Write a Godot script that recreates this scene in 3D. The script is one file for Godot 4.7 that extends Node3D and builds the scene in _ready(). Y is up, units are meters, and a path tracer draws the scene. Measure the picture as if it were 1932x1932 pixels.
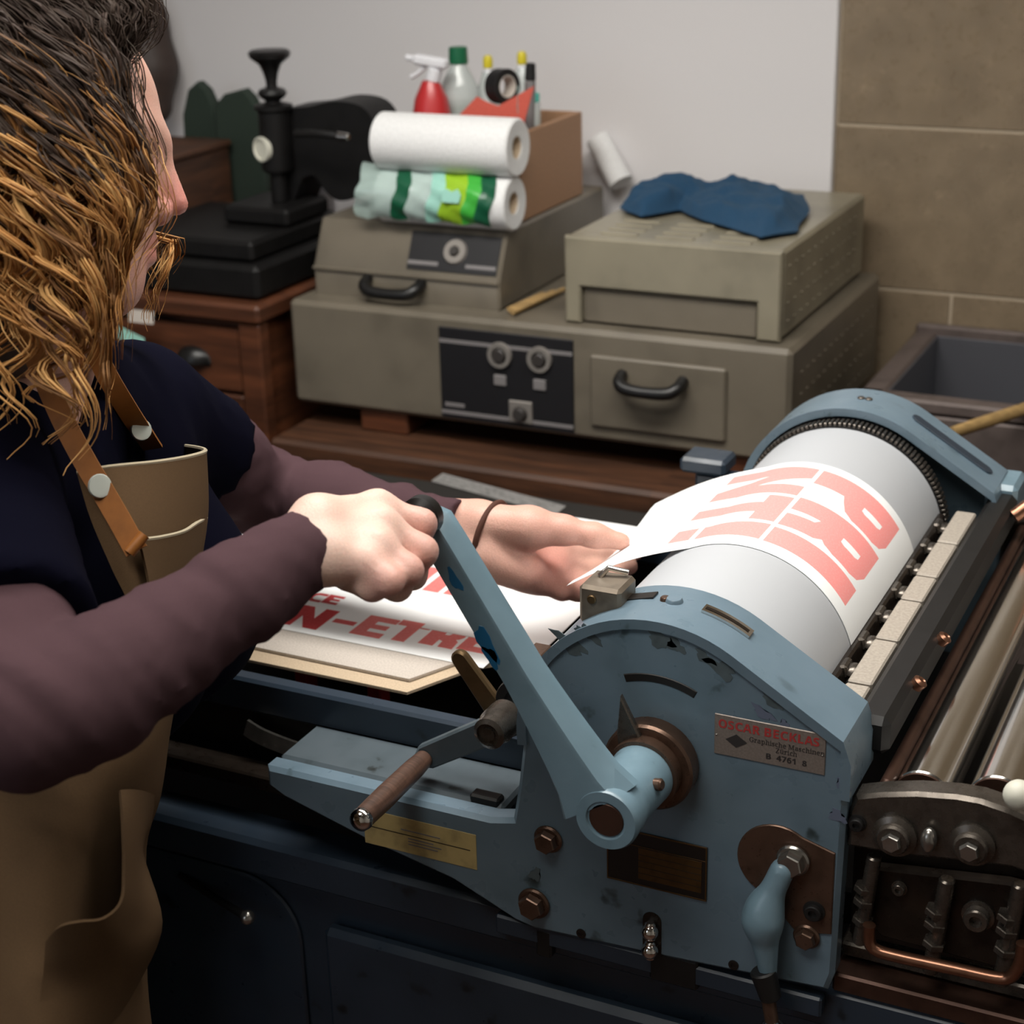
extends Node3D
# A letterpress workshop: a printer pulls a sheet off the cylinder of a blue-grey proof press.
# Axes: x runs along the press bed, z across it towards the photographer, y up; metres.

const FPX := 3250.0
var cpos := Vector3(0, 1.66, 0)
var cb: Basis
var M := {}
var TX := {}
var taken := {}

func _ready():
	# ---- camera
	var pitch := deg_to_rad(21.5)
	var roll := deg_to_rad(1.6)
	var yaw := deg_to_rad(-26.3)
	var w2c := Basis(Vector3(0, 0, 1), roll) * Basis(Vector3(1, 0, 0), pitch) * Basis(Vector3(0, 1, 0), yaw)
	cb = w2c.transposed()
	var cam := Camera3D.new()
	cam.name = "camera"
	add_child(cam)
	cam.transform = Transform3D(cb, cpos)
	var ca := CameraAttributesPhysical.new()
	ca.frustum_focal_length = 40.0
	ca.frustum_focus_distance = 1.44
	ca.exposure_aperture = 5.0
	cam.attributes = ca
	cam.fov = rad_to_deg(2.0 * atan(966.0 / FPX))
	cam.near = 0.05
	cam.far = 60.0
	cam.current = true
	# ---- sky and exposure
	var we := WorldEnvironment.new()
	we.name = "environment"
	var env := Environment.new()
	var sky := Sky.new()
	var sm := ProceduralSkyMaterial.new()
	sm.sky_top_color = Color(0.62, 0.70, 0.82)
	sm.sky_horizon_color = Color(0.86, 0.89, 0.92)
	sm.ground_bottom_color = Color(0.30, 0.29, 0.28)
	sm.ground_horizon_color = Color(0.6, 0.6, 0.6)
	sm.sky_energy_multiplier = 1.0
	sky.sky_material = sm
	env.background_mode = Environment.BG_SKY
	env.sky = sky
	env.tonemap_mode = Environment.TONE_MAPPER_LINEAR
	env.tonemap_exposure = 1.08
	env.sdfgi_enabled = true
	env.ssao_enabled = true
	env.ssil_enabled = true
	we.environment = env
	add_child(we)
	# ---- lamps and window, all out of view, placed to light press, hair and rollers
	make_textures()
	make_materials()
	unseen_hanging_lamp(Vector3(-0.95, 2.20, -1.42), Vector2(1.25, 0.34), 1.95, "unseen long white lamp hanging over the press bed")
	unseen_ceiling_panel(Vector3(-0.75, 2.84, -0.1), Vector2(1.2, 0.6), 1.5, "unseen white ceiling light panel in front of the press")
	unseen_ceiling_panel(Vector3(0.35, 2.84, -1.35), Vector2(1.2, 0.6), 0.9, "unseen white ceiling light panel above the inking end of the press")
	var wl := AreaLight3D.new()
	wl.name = "unseen_window_daylight"  # area light standing in for daylight from a window out of view
	wl.area_size = Vector2(1.5, 1.1)
	wl.light_color = Color(0.93, 0.96, 1.0)
	wl.light_energy = 0.6
	wl.shadow_enabled = true
	add_child(wl)
	wl.look_at_from_position(Vector3(-2.05, 1.85, 1.36), Vector3(-2.05, 1.85, -1.0), Vector3.UP)
	# ---- the place
	room()
	counter()
	plate_machines()
	crate_and_bottles()
	hand_press()
	sink()
	cylinder_press()
	printed_things()
	person()

# ------------------------------------------------------------------ pixels to places
func ray(px: float, py: float) -> Vector3:
	return cb * Vector3((px - 966.0) / FPX, (966.0 - py) / FPX, -1.0)
func D(px: float, py: float, t: float) -> Vector3:
	return cpos + ray(px, py) * t
func OZ(px: float, py: float, z: float) -> Vector3:
	var r := ray(px, py)
	return cpos + r * ((z - cpos.z) / r.z)
func OY(px: float, py: float, y: float) -> Vector3:
	var r := ray(px, py)
	return cpos + r * ((y - cpos.y) / r.y)

# ------------------------------------------------------------------ nodes
func numbered(called: String) -> String:
	if not taken.has(called):
		taken[called] = 0
		return called
	taken[called] += 1
	return "%s_%03d" % [called, taken[called]]
func thing(called: String, label: String, category: String, at := Vector3.ZERO, group := "") -> Node3D:
	var o := Node3D.new()
	o.name = numbered(called)
	add_child(o)
	o.position = at
	meta(o, label, category, group)
	return o
func meta(o: Node, label: String, category: String, group := "", kind := ""):
	if label: o.set_meta("label", label)
	if category: o.set_meta("category", category)
	if group: o.set_meta("group", group)
	if kind: o.set_meta("kind", kind)
func part(called: String, mesh: Mesh, m: Material, parent: Node3D, label := "") -> MeshInstance3D:
	# the mesh is given in world coordinates
	var o := MeshInstance3D.new()
	o.mesh = mesh
	o.material_override = m
	o.name = called
	parent.add_child(o, true)
	var off := Vector3.ZERO
	var q: Node = parent
	while q and q != self:
		off += (q as Node3D).position
		q = q.get_parent()
	o.position = -off
	if label: o.set_meta("label", label)
	return o
func single(called: String, mesh: Mesh, m: Material, label: String, category: String, group := "") -> MeshInstance3D:
	var o := MeshInstance3D.new()
	o.mesh = mesh
	o.material_override = m
	o.name = numbered(called)
	add_child(o)
	meta(o, label, category, group)
	return o
func struct(called: String, mesh: Mesh, m: Material, label := "") -> MeshInstance3D:
	var o := MeshInstance3D.new()
	o.mesh = mesh
	o.material_override = m
	o.name = called
	add_child(o)
	o.set_meta("kind", "structure")
	if label: o.set_meta("label", label)
	return o

# ------------------------------------------------------------------ geometry
class Geo:
	var p := PackedVector3Array()
	var uv := PackedVector2Array()
	var col := PackedColorArray()
	func tri(a: Vector3, b: Vector3, c: Vector3):
		p.append(a); p.append(b); p.append(c)
	func quad(a: Vector3, b: Vector3, c: Vector3, d: Vector3):
		tri(a, b, c); tri(a, c, d)
	func box(lo: Vector3, hi: Vector3, bev := 0.003, bs := Basis.IDENTITY, o := Vector3.ZERO):
		var a := Vector3(minf(lo.x, hi.x), minf(lo.y, hi.y), minf(lo.z, hi.z))
		var e := Vector3(maxf(lo.x, hi.x), maxf(lo.y, hi.y), maxf(lo.z, hi.z))
		var c := (a + e) * 0.5
		var h := (e - a) * 0.5
		var b := minf(bev, minf(h.x, minf(h.y, h.z)) * 0.9)
		var ax := [Vector3(1, 0, 0), Vector3(0, 1, 0), Vector3(0, 0, 1)]
		var T := func(v: Vector3) -> Vector3: return o + bs * (c + v)
		for k in 3:
			var n: Vector3 = ax[k]
			var u: Vector3 = ax[(k + 1) % 3]
			var w: Vector3 = ax[(k + 2) % 3]
			var hn: float = h[k]
			var hu: float = h[(k + 1) % 3]
			var hw: float = h[(k + 2) % 3]
			for s in [-1.0, 1.0]:
				var q: Vector3 = n * hn * s
				var qq := [q + u * (hu - b) + w * (hw - b), q - u * (hu - b) + w * (hw - b), q - u * (hu - b) - w * (hw - b), q + u * (hu - b) - w * (hw - b)]
				if s > 0: quad(T.call(qq[3]), T.call(qq[2]), T.call(qq[1]), T.call(qq[0]))
				else: quad(T.call(qq[0]), T.call(qq[1]), T.call(qq[2]), T.call(qq[3]))
			for s in [-1.0, 1.0]:
				for r in [-1.0, 1.0]:
					# edge along u, between the faces n and w
					var e1: Vector3 = n * hn * s + w * (hw - b) * r
					var e2: Vector3 = n * (hn - b) * s + w * hw * r
					var l := u * (hu - b)
					if s * r > 0: quad(T.call(e1 + l), T.call(e2 + l), T.call(e2 - l), T.call(e1 - l))
					else: quad(T.call(e1 - l), T.call(e2 - l), T.call(e2 + l), T.call(e1 + l))
		for sx in [-1.0, 1.0]:
			for sy in [-1.0, 1.0]:
				for sz in [-1.0, 1.0]:
					var A := Vector3(h.x * sx, (h.y - b) * sy, (h.z - b) * sz)
					var B := Vector3((h.x - b) * sx, h.y * sy, (h.z - b) * sz)
					var C := Vector3((h.x - b) * sx, (h.y - b) * sy, h.z * sz)
					if sx * sy * sz > 0: tri(T.call(A), T.call(C), T.call(B))
					else: tri(T.call(A), T.call(B), T.call(C))
	func lathe(o: Vector3, axis: Vector3, prof: Array, seg := 24, a0 := 0.0, a1 := TAU):
		var n := axis.normalized()
		var u := n.cross(Vector3(0.31, 0.95, 0.12) if absf(n.y) < 0.9 else Vector3(1, 0, 0)).normalized()
		var w := n.cross(u)
		for k in seg:
			var t0 := lerpf(a0, a1, float(k) / seg)
			var t1 := lerpf(a0, a1, float(k + 1) / seg)
			var d0 := u * cos(t0) + w * sin(t0)
			var d1 := u * cos(t1) + w * sin(t1)
			for j in prof.size() - 1:
				var q: Vector2 = prof[j]
				var r: Vector2 = prof[j + 1]
				var A := o + n * q.y + d0 * q.x
				var B := o + n * q.y + d1 * q.x
				var C := o + n * r.y + d1 * r.x
				var E := o + n * r.y + d0 * r.x
				if q.x > 1e-6: tri(A, C, B)
				if r.x > 1e-6: tri(A, E, C)
	func cyl(a: Vector3, b: Vector3, r: float, r2 := -1.0, seg := 24, bev := 0.0015):
		if r2 < 0: r2 = r
		var L := a.distance_to(b)
		var e := minf(bev, minf(minf(r, r2), L) * 0.4)
		lathe(a, b - a, [Vector2(0, 0), Vector2(r - e, 0), Vector2(r, e), Vector2(r2, L - e), Vector2(r2 - e, L), Vector2(0, L)], seg)
	func ball(c: Vector3, r: float, seg := 20, sc := Vector3.ONE):
		var rows := seg / 2
		var f := func(i: int, j: int) -> Vector3:
			var th := PI * i / rows
			var ph := TAU * j / seg
			return c + Vector3(sin(th) * cos(ph), cos(th), sin(th) * sin(ph)) * r * sc
		for i in rows:
			for j in seg:
				if i > 0: tri(f.call(i, j), f.call(i, j + 1), f.call(i + 1, j + 1))
				if i < rows - 1: tri(f.call(i, j), f.call(i + 1, j + 1), f.call(i + 1, j))
	func tube(path: Array, rad: Array, seg := 12, caps := true):
		var n := path.size()
		var rings := []
		var up := Vector3(0.13, 0.97, 0.2)
		var last := Vector3.ZERO
		for i in n:
			var d: Vector3 = ((path[mini(i + 1, n - 1)] as Vector3) - (path[maxi(i - 1, 0)] as Vector3)).normalized()
			var u := (last - d * last.dot(d)) if i > 0 else (up - d * up.dot(d))
			if u.length() < 1e-4: u = d.cross(Vector3(1, 0, 0))
			u = u.normalized()
			last = u
			var w := d.cross(u)
			var ring := []
			var r: float = rad[mini(i, rad.size() - 1)]
			for k in seg:
				var t := TAU * k / seg
				ring.append((path[i] as Vector3) + (u * cos(t) + w * sin(t)) * r)
			rings.append(ring)
		loft(rings, caps)
	func loft(rings: Array, caps := true, closed := true):
		for i in rings.size() - 1:
			var a: Array = rings[i]
			var b: Array = rings[i + 1]
			var m := a.size()
			for k in (m if closed else m - 1):
				var k2 := (k + 1) % m
				quad(a[k], a[k2], b[k2], b[k])
		if caps:
			for e in [0, rings.size() - 1]:
				var r: Array = rings[e]
				var c := Vector3.ZERO
				for q in r: c += q
				c /= r.size()
				for k in r.size():
					if e == 0: tri(c, r[(k + 1) % r.size()], r[k])
					else: tri(c, r[k], r[(k + 1) % r.size()])
	# a polygon in the plane (o, ea, eb), pushed along en from d0 to d1
	func prism(poly: Array, o: Vector3, ea: Vector3, eb: Vector3, d0: float, d1: float, bev := 0.003):
		var en := ea.cross(eb).normalized()
		var pts := PackedVector2Array()
		for q in poly: pts.append(q)
		if not Geometry2D.is_polygon_clockwise(pts): pts.reverse()
		var n := pts.size()
		var ins := PackedVector2Array()
		for i in n:
			var a := pts[(i + n - 1) % n]
			var b := pts[i]
			var c := pts[(i + 1) % n]
			var n1 := (b - a).normalized().orthogonal()
			var n2 := (c - b).normalized().orthogonal()
			var mm := n1 + n2
			var sc := bev * 2.0 / maxf(mm.length_squared(), 0.5)
			ins.append(b - mm * sc)
		# make sure the inset went inwards
		var ctr := Vector2.ZERO
		var ar := 0.0
		var ai := 0.0
		for i in n:
			ar += pts[i].cross(pts[(i + 1) % n])
			ai += ins[i].cross(ins[(i + 1) % n])
		if absf(ai) > absf(ar):
			for i in n: ins[i] = pts[i] * 2.0 - ins[i]
		var lo := minf(d0, d1)
		var hi := maxf(d0, d1)
		var be := minf(bev, (hi - lo) * 0.45)
		var P := func(q: Vector2, d: float) -> Vector3: return o + ea * q.x + eb * q.y + en * d
		var idx := Geometry2D.triangulate_polygon(ins)
		if idx.is_empty():
			ins = pts
			idx = Geometry2D.triangulate_polygon(ins)
		for k in range(0, idx.size(), 3):
			var a := ins[idx[k]]
			var b := ins[idx[k + 1]]
			var c := ins[idx[k + 2]]
			if (b - a).cross(c - a) > 0:
				var tmp := b
				b = c
				c = tmp
			tri(P.call(a, hi), P.call(b, hi), P.call(c, hi))
			tri(P.call(a, lo), P.call(c, lo), P.call(b, lo))
		for i in n:
			var j := (i + 1) % n
			quad(P.call(pts[i], lo + be), P.call(pts[j], lo + be), P.call(pts[j], hi - be), P.call(pts[i], hi - be))
			quad(P.call(pts[i], hi - be), P.call(pts[j], hi - be), P.call(ins[j], hi), P.call(ins[i], hi))
			quad(P.call(ins[i], lo), P.call(ins[j], lo), P.call(pts[j], lo + be), P.call(pts[i], lo + be))
	# rows of points; given thickness along the surface's own normal
	func sheet(g: Array, thick: float, with_uv := false):
		var R := g.size()
		var C: int = g[0].size()
		var top := []
		var bot := []
		for i in R:
			var ra := []
			var rb := []
			for j in C:
				var du: Vector3 = (g[i][mini(j + 1, C - 1)] as Vector3) - (g[i][maxi(j - 1, 0)] as Vector3)
				var dv: Vector3 = (g[mini(i + 1, R - 1)][j] as Vector3) - (g[maxi(i - 1, 0)][j] as Vector3)
				var nn := du.cross(dv).normalized() * thick * 0.5
				ra.append((g[i][j] as Vector3) + nn)
				rb.append((g[i][j] as Vector3) - nn)
			top.append(ra)
			bot.append(rb)
		for i in R - 1:
			for j in C - 1:
				quad(top[i][j], top[i + 1][j], top[i + 1][j + 1], top[i][j + 1])
				quad(bot[i][j], bot[i][j + 1], bot[i + 1][j + 1], bot[i + 1][j])
				if with_uv:
					var a := Vector2(float(j) / (C - 1), float(i) / (R - 1))
					var b := Vector2(float(j) / (C - 1), float(i + 1) / (R - 1))
					var c := Vector2(float(j + 1) / (C - 1), float(i + 1) / (R - 1))
					var d := Vector2(float(j + 1) / (C - 1), float(i) / (R - 1))
					uv.append_array([a, b, c, a, c, d, Vector2.ZERO, Vector2.ZERO, Vector2.ZERO, Vector2.ZERO, Vector2.ZERO, Vector2.ZERO])
		for i in R - 1:
			quad(top[i][0], bot[i][0], bot[i + 1][0], top[i + 1][0])
			quad(top[i][C - 1], top[i + 1][C - 1], bot[i + 1][C - 1], bot[i][C - 1])
		for j in C - 1:
			quad(top[0][j], top[0][j + 1], bot[0][j + 1], bot[0][j])
			quad(top[R - 1][j], bot[R - 1][j], bot[R - 1][j + 1], top[R - 1][j + 1])
		if with_uv:
			while uv.size() < p.size(): uv.append(Vector2.ZERO)
	func mesh(angle := 35.0) -> ArrayMesh:
		var n := p.size() / 3
		var fn := PackedVector3Array()
		fn.resize(n)
		var at := {}
		for k in n:
			var c := (p[k * 3 + 2] - p[k * 3]).cross(p[k * 3 + 1] - p[k * 3])
			fn[k] = c
			for j in 3:
				var key := Vector3i((p[k * 3 + j] * 20000.0).round())
				if at.has(key): at[key].append(k)
				else: at[key] = [k]
		var nn := PackedVector3Array()
		nn.resize(p.size())
		var cs := cos(deg_to_rad(angle))
		for k in n:
			var f := fn[k].normalized()
			for j in 3:
				var key := Vector3i((p[k * 3 + j] * 20000.0).round())
				var s := Vector3.ZERO
				for q in at[key]:
					if fn[q].normalized().dot(f) >= cs: s += fn[q]
				nn[k * 3 + j] = s.normalized() if s.length() > 1e-14 else (f if f.length() > 0 else Vector3.UP)
		var a := []
		a.resize(Mesh.ARRAY_MAX)
		a[Mesh.ARRAY_VERTEX] = p
		a[Mesh.ARRAY_NORMAL] = nn
		if uv.size() == p.size(): a[Mesh.ARRAY_TEX_UV] = uv
		if col.size() == p.size(): a[Mesh.ARRAY_COLOR] = col
		var m := ArrayMesh.new()
		m.add_surface_from_arrays(Mesh.PRIMITIVE_TRIANGLES, a)
		return m

func gbox(lo: Vector3, hi: Vector3, bev := 0.003) -> ArrayMesh:
	var g := Geo.new()
	g.box(lo, hi, bev)
	return g.mesh()
func gcyl(a: Vector3, b: Vector3, r: float, r2 := -1.0, seg := 24, bev := 0.0015) -> ArrayMesh:
	var g := Geo.new()
	g.cyl(a, b, r, r2, seg, bev)
	return g.mesh()
func glathe(o: Vector3, axis: Vector3, prof: Array, seg := 24) -> ArrayMesh:
	var g := Geo.new()
	g.lathe(o, axis, prof, seg)
	return g.mesh()
func gtube(path: Array, rad: Array, seg := 12) -> ArrayMesh:
	var g := Geo.new()
	g.tube(path, rad, seg)
	return g.mesh(50.0)
func gprism(poly: Array, z0: float, z1: float, bev := 0.003) -> ArrayMesh:
	var g := Geo.new()
	g.prism(poly, Vector3.ZERO, Vector3(1, 0, 0), Vector3(0, 1, 0), z0, z1, bev)
	return g.mesh()
func smooth_path(pts: Array, per := 8) -> Array:
	var out := []
	for i in pts.size() - 1:
		var a: Vector3 = pts[maxi(i - 1, 0)]
		var b: Vector3 = pts[i]
		var c: Vector3 = pts[i + 1]
		var d: Vector3 = pts[mini(i + 2, pts.size() - 1)]
		for k in per:
			out.append(b.cubic_interpolate(c, a, d, float(k) / per))
	out.append(pts[-1])
	return out
func smooth_vals(v: Array, per := 8) -> Array:
	var out := []
	for i in v.size() - 1:
		for k in per: out.append(lerpf(v[i], v[i + 1], float(k) / per))
	out.append(v[-1])
	return out
# a net of rows of control points, smoothly filled in
func net(rows: Array, pu := 6, pv := 6) -> Array:
	var wide := []
	for r in rows: wide.append(smooth_path(r, pu))
	var out := []
	var C: int = wide[0].size()
	var cols := []
	for j in C:
		var c := []
		for i in wide.size(): c.append(wide[i][j])
		cols.append(smooth_path(c, pv))
	for i in cols[0].size():
		var r := []
		for j in C: r.append(cols[j][i])
		out.append(r)
	return out

# ------------------------------------------------------------------ smooth solids (surface nets)
static func smin(a: float, b: float, k: float) -> float:
	var h := maxf(k - absf(a - b), 0.0) / k
	return minf(a, b) - h * h * k * 0.25
static func capsule(q: Vector3, a: Vector3, b: Vector3, ra: float, rb: float) -> float:
	var ab := b - a
	var t := clampf((q - a).dot(ab) / maxf(ab.length_squared(), 1e-9), 0.0, 1.0)
	return q.distance_to(a + ab * t) - lerpf(ra, rb, t)
# distance to a list of bones [a, b, ra, rb], joined with a smooth minimum
static func bones(q: Vector3, list: Array, k: float) -> float:
	var d := 1e3
	for b in list:
		var e := capsule(q, b[0], b[1], b[2], b[3])
		if e < d + k: d = smin(d, e, k)
	return d
class Nets:
	var v := PackedVector3Array()
	var n := PackedVector3Array()
	var c := PackedColorArray()
	var idx := PackedInt32Array()
	func grow(lo: Vector3, hi: Vector3, h: float, f: Callable, tint = null):
		var B := 4
		var nx := int(ceil((hi.x - lo.x) / h / B)) * B + 1
		var ny := int(ceil((hi.y - lo.y) / h / B)) * B + 1
		var nz := int(ceil((hi.z - lo.z) / h / B)) * B + 1
		var val := PackedFloat32Array()
		val.resize(nx * ny * nz)
		val.fill(1e3)
		var vid := PackedInt32Array()
		vid.resize(nx * ny * nz)
		vid.fill(-1)
		var sy := nx
		var sz := nx * ny
		var blocks := []
		var lim := B * h * 0.87 * 1.5 + h
		for bz in range(0, nz - 1, B):
			for by in range(0, ny - 1, B):
				for bx in range(0, nx - 1, B):
					if absf(f.call(lo + Vector3(bx + B * 0.5, by + B * 0.5, bz + B * 0.5) * h)) < lim:
						blocks.append(Vector3i(bx, by, bz))
		for b in blocks:
			for k in range(b.z, b.z + B + 1):
				for j in range(b.y, b.y + B + 1):
					var at: int = b.x + j * sy + k * sz
					for i in range(b.x, b.x + B + 1):
						if val[at] == 1e3: val[at] = f.call(lo + Vector3(i, j, k) * h)
						at += 1
		var first := v.size()
		for b in blocks:
			for k in range(b.z, b.z + B):
				for j in range(b.y, b.y + B):
					for i in range(b.x, b.x + B):
						var at: int = i + j * sy + k * sz
						var cv := [val[at], val[at + 1], val[at + sy], val[at + sy + 1], val[at + sz], val[at + sz + 1], val[at + sz + sy], val[at + sz + sy + 1]]
						var neg := 0
						for q in cv:
							if q < 0: neg += 1
						if neg == 0 or neg == 8: continue
						var s := Vector3.ZERO
						var m := 0
						for e in [[0, 1], [2, 3], [4, 5], [6, 7], [0, 2], [1, 3], [4, 6], [5, 7], [0, 4], [1, 5], [2, 6], [3, 7]]:
							var x: float = cv[e[0]]
							var y: float = cv[e[1]]
							if (x < 0) != (y < 0):
								var t := x / (x - y)
								var pa := Vector3(e[0] & 1, (e[0] >> 1) & 1, e[0] >> 2)
								var pb := Vector3(e[1] & 1, (e[1] >> 1) & 1, e[1] >> 2)
								s += pa.lerp(pb, t)
								m += 1
						vid[at] = v.size()
						v.append(lo + (Vector3(i, j, k) + s / m) * h)
		n.resize(v.size())
		for b in blocks:
			for k in range(b.z, b.z + B):
				for j in range(b.y, b.y + B):
					for i in range(b.x, b.x + B):
						var at: int = i + j * sy + k * sz
						var x := val[at]
						if j > 0 and k > 0 and (x < 0) != (val[at + 1] < 0): face(vid, at, at - sy, at - sy - sz, at - sz, x < 0)
						if i > 0 and k > 0 and (x < 0) != (val[at + sy] < 0): face(vid, at, at - sz, at - sz - 1, at - 1, x < 0)
						if i > 0 and j > 0 and (x < 0) != (val[at + sz] < 0): face(vid, at, at - 1, at - 1 - sy, at - sy, x < 0)
		for q in range(first, v.size()):
			if tint != null: c.append(tint.call(v[q]))
	func face(vid: PackedInt32Array, a: int, b: int, cc: int, d: int, flip: bool):
		var A := vid[a]
		var Bq := vid[b]
		var C := vid[cc]
		var E := vid[d]
		if A < 0 or Bq < 0 or C < 0 or E < 0: return
		var nn := (v[C] - v[A]).cross(v[E] - v[Bq])
		if not flip: nn = -nn
		for q in [A, Bq, C, E]: n[q] += nn
		if flip: idx.append_array([A, C, Bq, A, E, C])
		else: idx.append_array([A, Bq, C, A, C, E])
	func mesh() -> ArrayMesh:
		for q in n.size(): n[q] = n[q].normalized()
		var a := []
		a.resize(Mesh.ARRAY_MAX)
		a[Mesh.ARRAY_VERTEX] = v
		a[Mesh.ARRAY_NORMAL] = n
		if c.size() == v.size(): a[Mesh.ARRAY_COLOR] = c
		a[Mesh.ARRAY_INDEX] = idx
		var m := ArrayMesh.new()
		m.add_surface_from_arrays(Mesh.PRIMITIVE_TRIANGLES, a)
		return m

# ------------------------------------------------------------------ textures and materials
func noise_img(seed_: int, freq: float, oct: int, kind := FastNoiseLite.TYPE_SIMPLEX_SMOOTH, size := 512) -> Image:
	var fz := FastNoiseLite.new()
	fz.seed = seed_
	fz.noise_type = kind
	fz.frequency = freq
	fz.fractal_octaves = oct
	return fz.get_seamless_image(size, size)
func ramp(im: Image, stops: Array) -> ImageTexture:
	# stops: [[position, Color], ...]
	var g := Gradient.new()
	var off := PackedFloat32Array()
	var cl := PackedColorArray()
	for s in stops:
		off.append(s[0])
		cl.append(s[1])
	g.offsets = off
	g.colors = cl
	var o := Image.create(im.get_width(), im.get_height(), false, Image.FORMAT_RGB8)
	var lut := []
	for k in 256: lut.append(g.sample(k / 255.0))
	for y in im.get_height():
		for x in im.get_width():
			o.set_pixel(x, y, lut[int(clampf(im.get_pixel(x, y).r, 0, 1) * 255.0)])
	return ImageTexture.create_from_image(o)
func gr(v: float) -> Color: return Color(v, v, v)
func make_textures():
	TX.fine = ramp(noise_img(3, 0.08, 3), [[0.0, gr(0.86)], [1.0, gr(1.0)]])
	TX.blotch = ramp(noise_img(5, 0.012, 4), [[0.0, gr(0.80)], [0.5, gr(0.95)], [1.0, gr(1.0)]])
	# enamel worn by work: dark chips and ink smears
	TX.paint = ramp(noise_img(11, 0.022, 5, FastNoiseLite.TYPE_PERLIN), [[0.0, Color(0.34, 0.36, 0.33)], [0.10, Color(0.62, 0.64, 0.62)], [0.17, Color(0.90, 0.92, 0.92)], [0.5, Color(0.97, 0.98, 0.98)], [1.0, Color(1.0, 1.0, 1.0)]])
	TX.paint_dirty = ramp(noise_img(12, 0.014, 5, FastNoiseLite.TYPE_PERLIN), [[0.0, Color(0.20, 0.18, 0.17)], [0.3, Color(0.50, 0.46, 0.42)], [0.55, Color(0.86, 0.84, 0.82)], [1.0, gr(1.0)]])
	TX.rough = ramp(noise_img(21, 0.03, 4), [[0.0, gr(0.55)], [1.0, gr(1.0)]])
	# polished stone: soft clouds crossed by short pale veins
	var na := noise_img(31, 0.010, 4)
	var nv := noise_img(32, 0.017, 3)
	var nk := noise_img(33, 0.012, 2)
	var si := Image.create(512, 512, false, Image.FORMAT_RGB8)
	for y in 512:
		for x in 512:
			var q := 0.80 + 0.10 * na.get_pixel(x, y).r
			var ve := exp(-pow((nv.get_pixel(x, y).r - 0.5) / 0.012, 2)) * clampf((nk.get_pixel(x, y).r - 0.55) * 5.0, 0.0, 1.0)
			q += 0.14 * ve
			si.set_pixel(x, y, Color(q, q, q * 0.99))
	TX.stone = ImageTexture.create_from_image(si)
	# wood: long streaks
	var wn := FastNoiseLite.new()
	wn.seed = 8
	wn.frequency = 0.02
	wn.fractal_octaves = 4
	var wi := Image.create(512, 512, false, Image.FORMAT_RGB8)
	for y in 512:
		for x in 512:
			var v := wn.get_noise_2d(x * 0.22, y * 3.2) * 0.5 + 0.5
			var u := wn.get_noise_2d(x * 0.9 + 900.0, y * 9.0) * 0.5 + 0.5
			var q := clampf(0.62 + 0.42 * (v - 0.5) + 0.22 * (u - 0.5), 0, 1)
			wi.set_pixel(x, y, Color(q * 1.25, q * 1.2, q * 1.15).clamp())
	TX.wood = ImageTexture.create_from_image(wi)
	# woven cloth
	var fi := Image.create(128, 128, false, Image.FORMAT_RGB8)
	var rng := RandomNumberGenerator.new()
	rng.seed = 44
	for y in 128:
		for x in 128:
			var a := 0.5 + 0.5 * sin(x * TAU / 4.0 + (PI if (y / 2) % 2 == 0 else 0.0))
			fi.set_pixel(x, y, gr(clampf(0.82 + 0.12 * a + rng.randf_range(-0.06, 0.06), 0, 1)))
	TX.weave = ImageTexture.create_from_image(fi)
	var bm := noise_img(51, 0.05, 3)
	TX.bumps = ImageTexture.create_from_image(bm)
	bm = noise_img(52, 0.012, 4)
	TX.waves = ImageTexture.create_from_image(bm)
func mat(key: String, c: Color, rough := 0.6, metal := 0.0, tex := "", scale := 4.0, extra := {}) -> StandardMaterial3D:
	var m := StandardMaterial3D.new()
	m.resource_name = key
	m.albedo_color = c
	m.roughness = rough
	m.metallic = metal
	m.metallic_specular = extra.get("spec", 0.5)
	m.uv1_triplanar = true
	m.uv1_world_triplanar = true
	m.uv1_scale = Vector3(scale, scale, scale) if not extra.has("scale3") else extra.scale3
	if tex: m.albedo_texture = TX[tex]
	if extra.has("bump"):
		m.heightmap_enabled = true
		m.heightmap_texture = TX[extra.bump]
		m.heightmap_scale = extra.bump_scale
	if extra.has("rtex"): m.roughness_texture = TX[extra.rtex]
	if extra.has("coat"):
		m.clearcoat_enabled = true
		m.clearcoat = extra.coat
		m.clearcoat_roughness = extra.get("coat_rough", 0.25)
	if extra.has("rim"):
		m.rim_enabled = true
		m.rim = extra.rim
		m.rim_tint = 0.6
	if extra.has("sss"):
		m.subsurf_scatter_enabled = true
		m.subsurf_scatter_strength = extra.sss
	if extra.has("alpha"):
		m.transparency = BaseMaterial3D.TRANSPARENCY_ALPHA
		m.albedo_color.a = extra.alpha
	if extra.has("backlight"):
		m.backlight_enabled = true
		m.backlight = extra.backlight
	if extra.has("vcol"): m.vertex_color_use_as_albedo = true
	M[key] = m
	return m
func c8(r: int, g: int, b: int) -> Color: return Color(r / 255.0, g / 255.0, b / 255.0)
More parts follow.
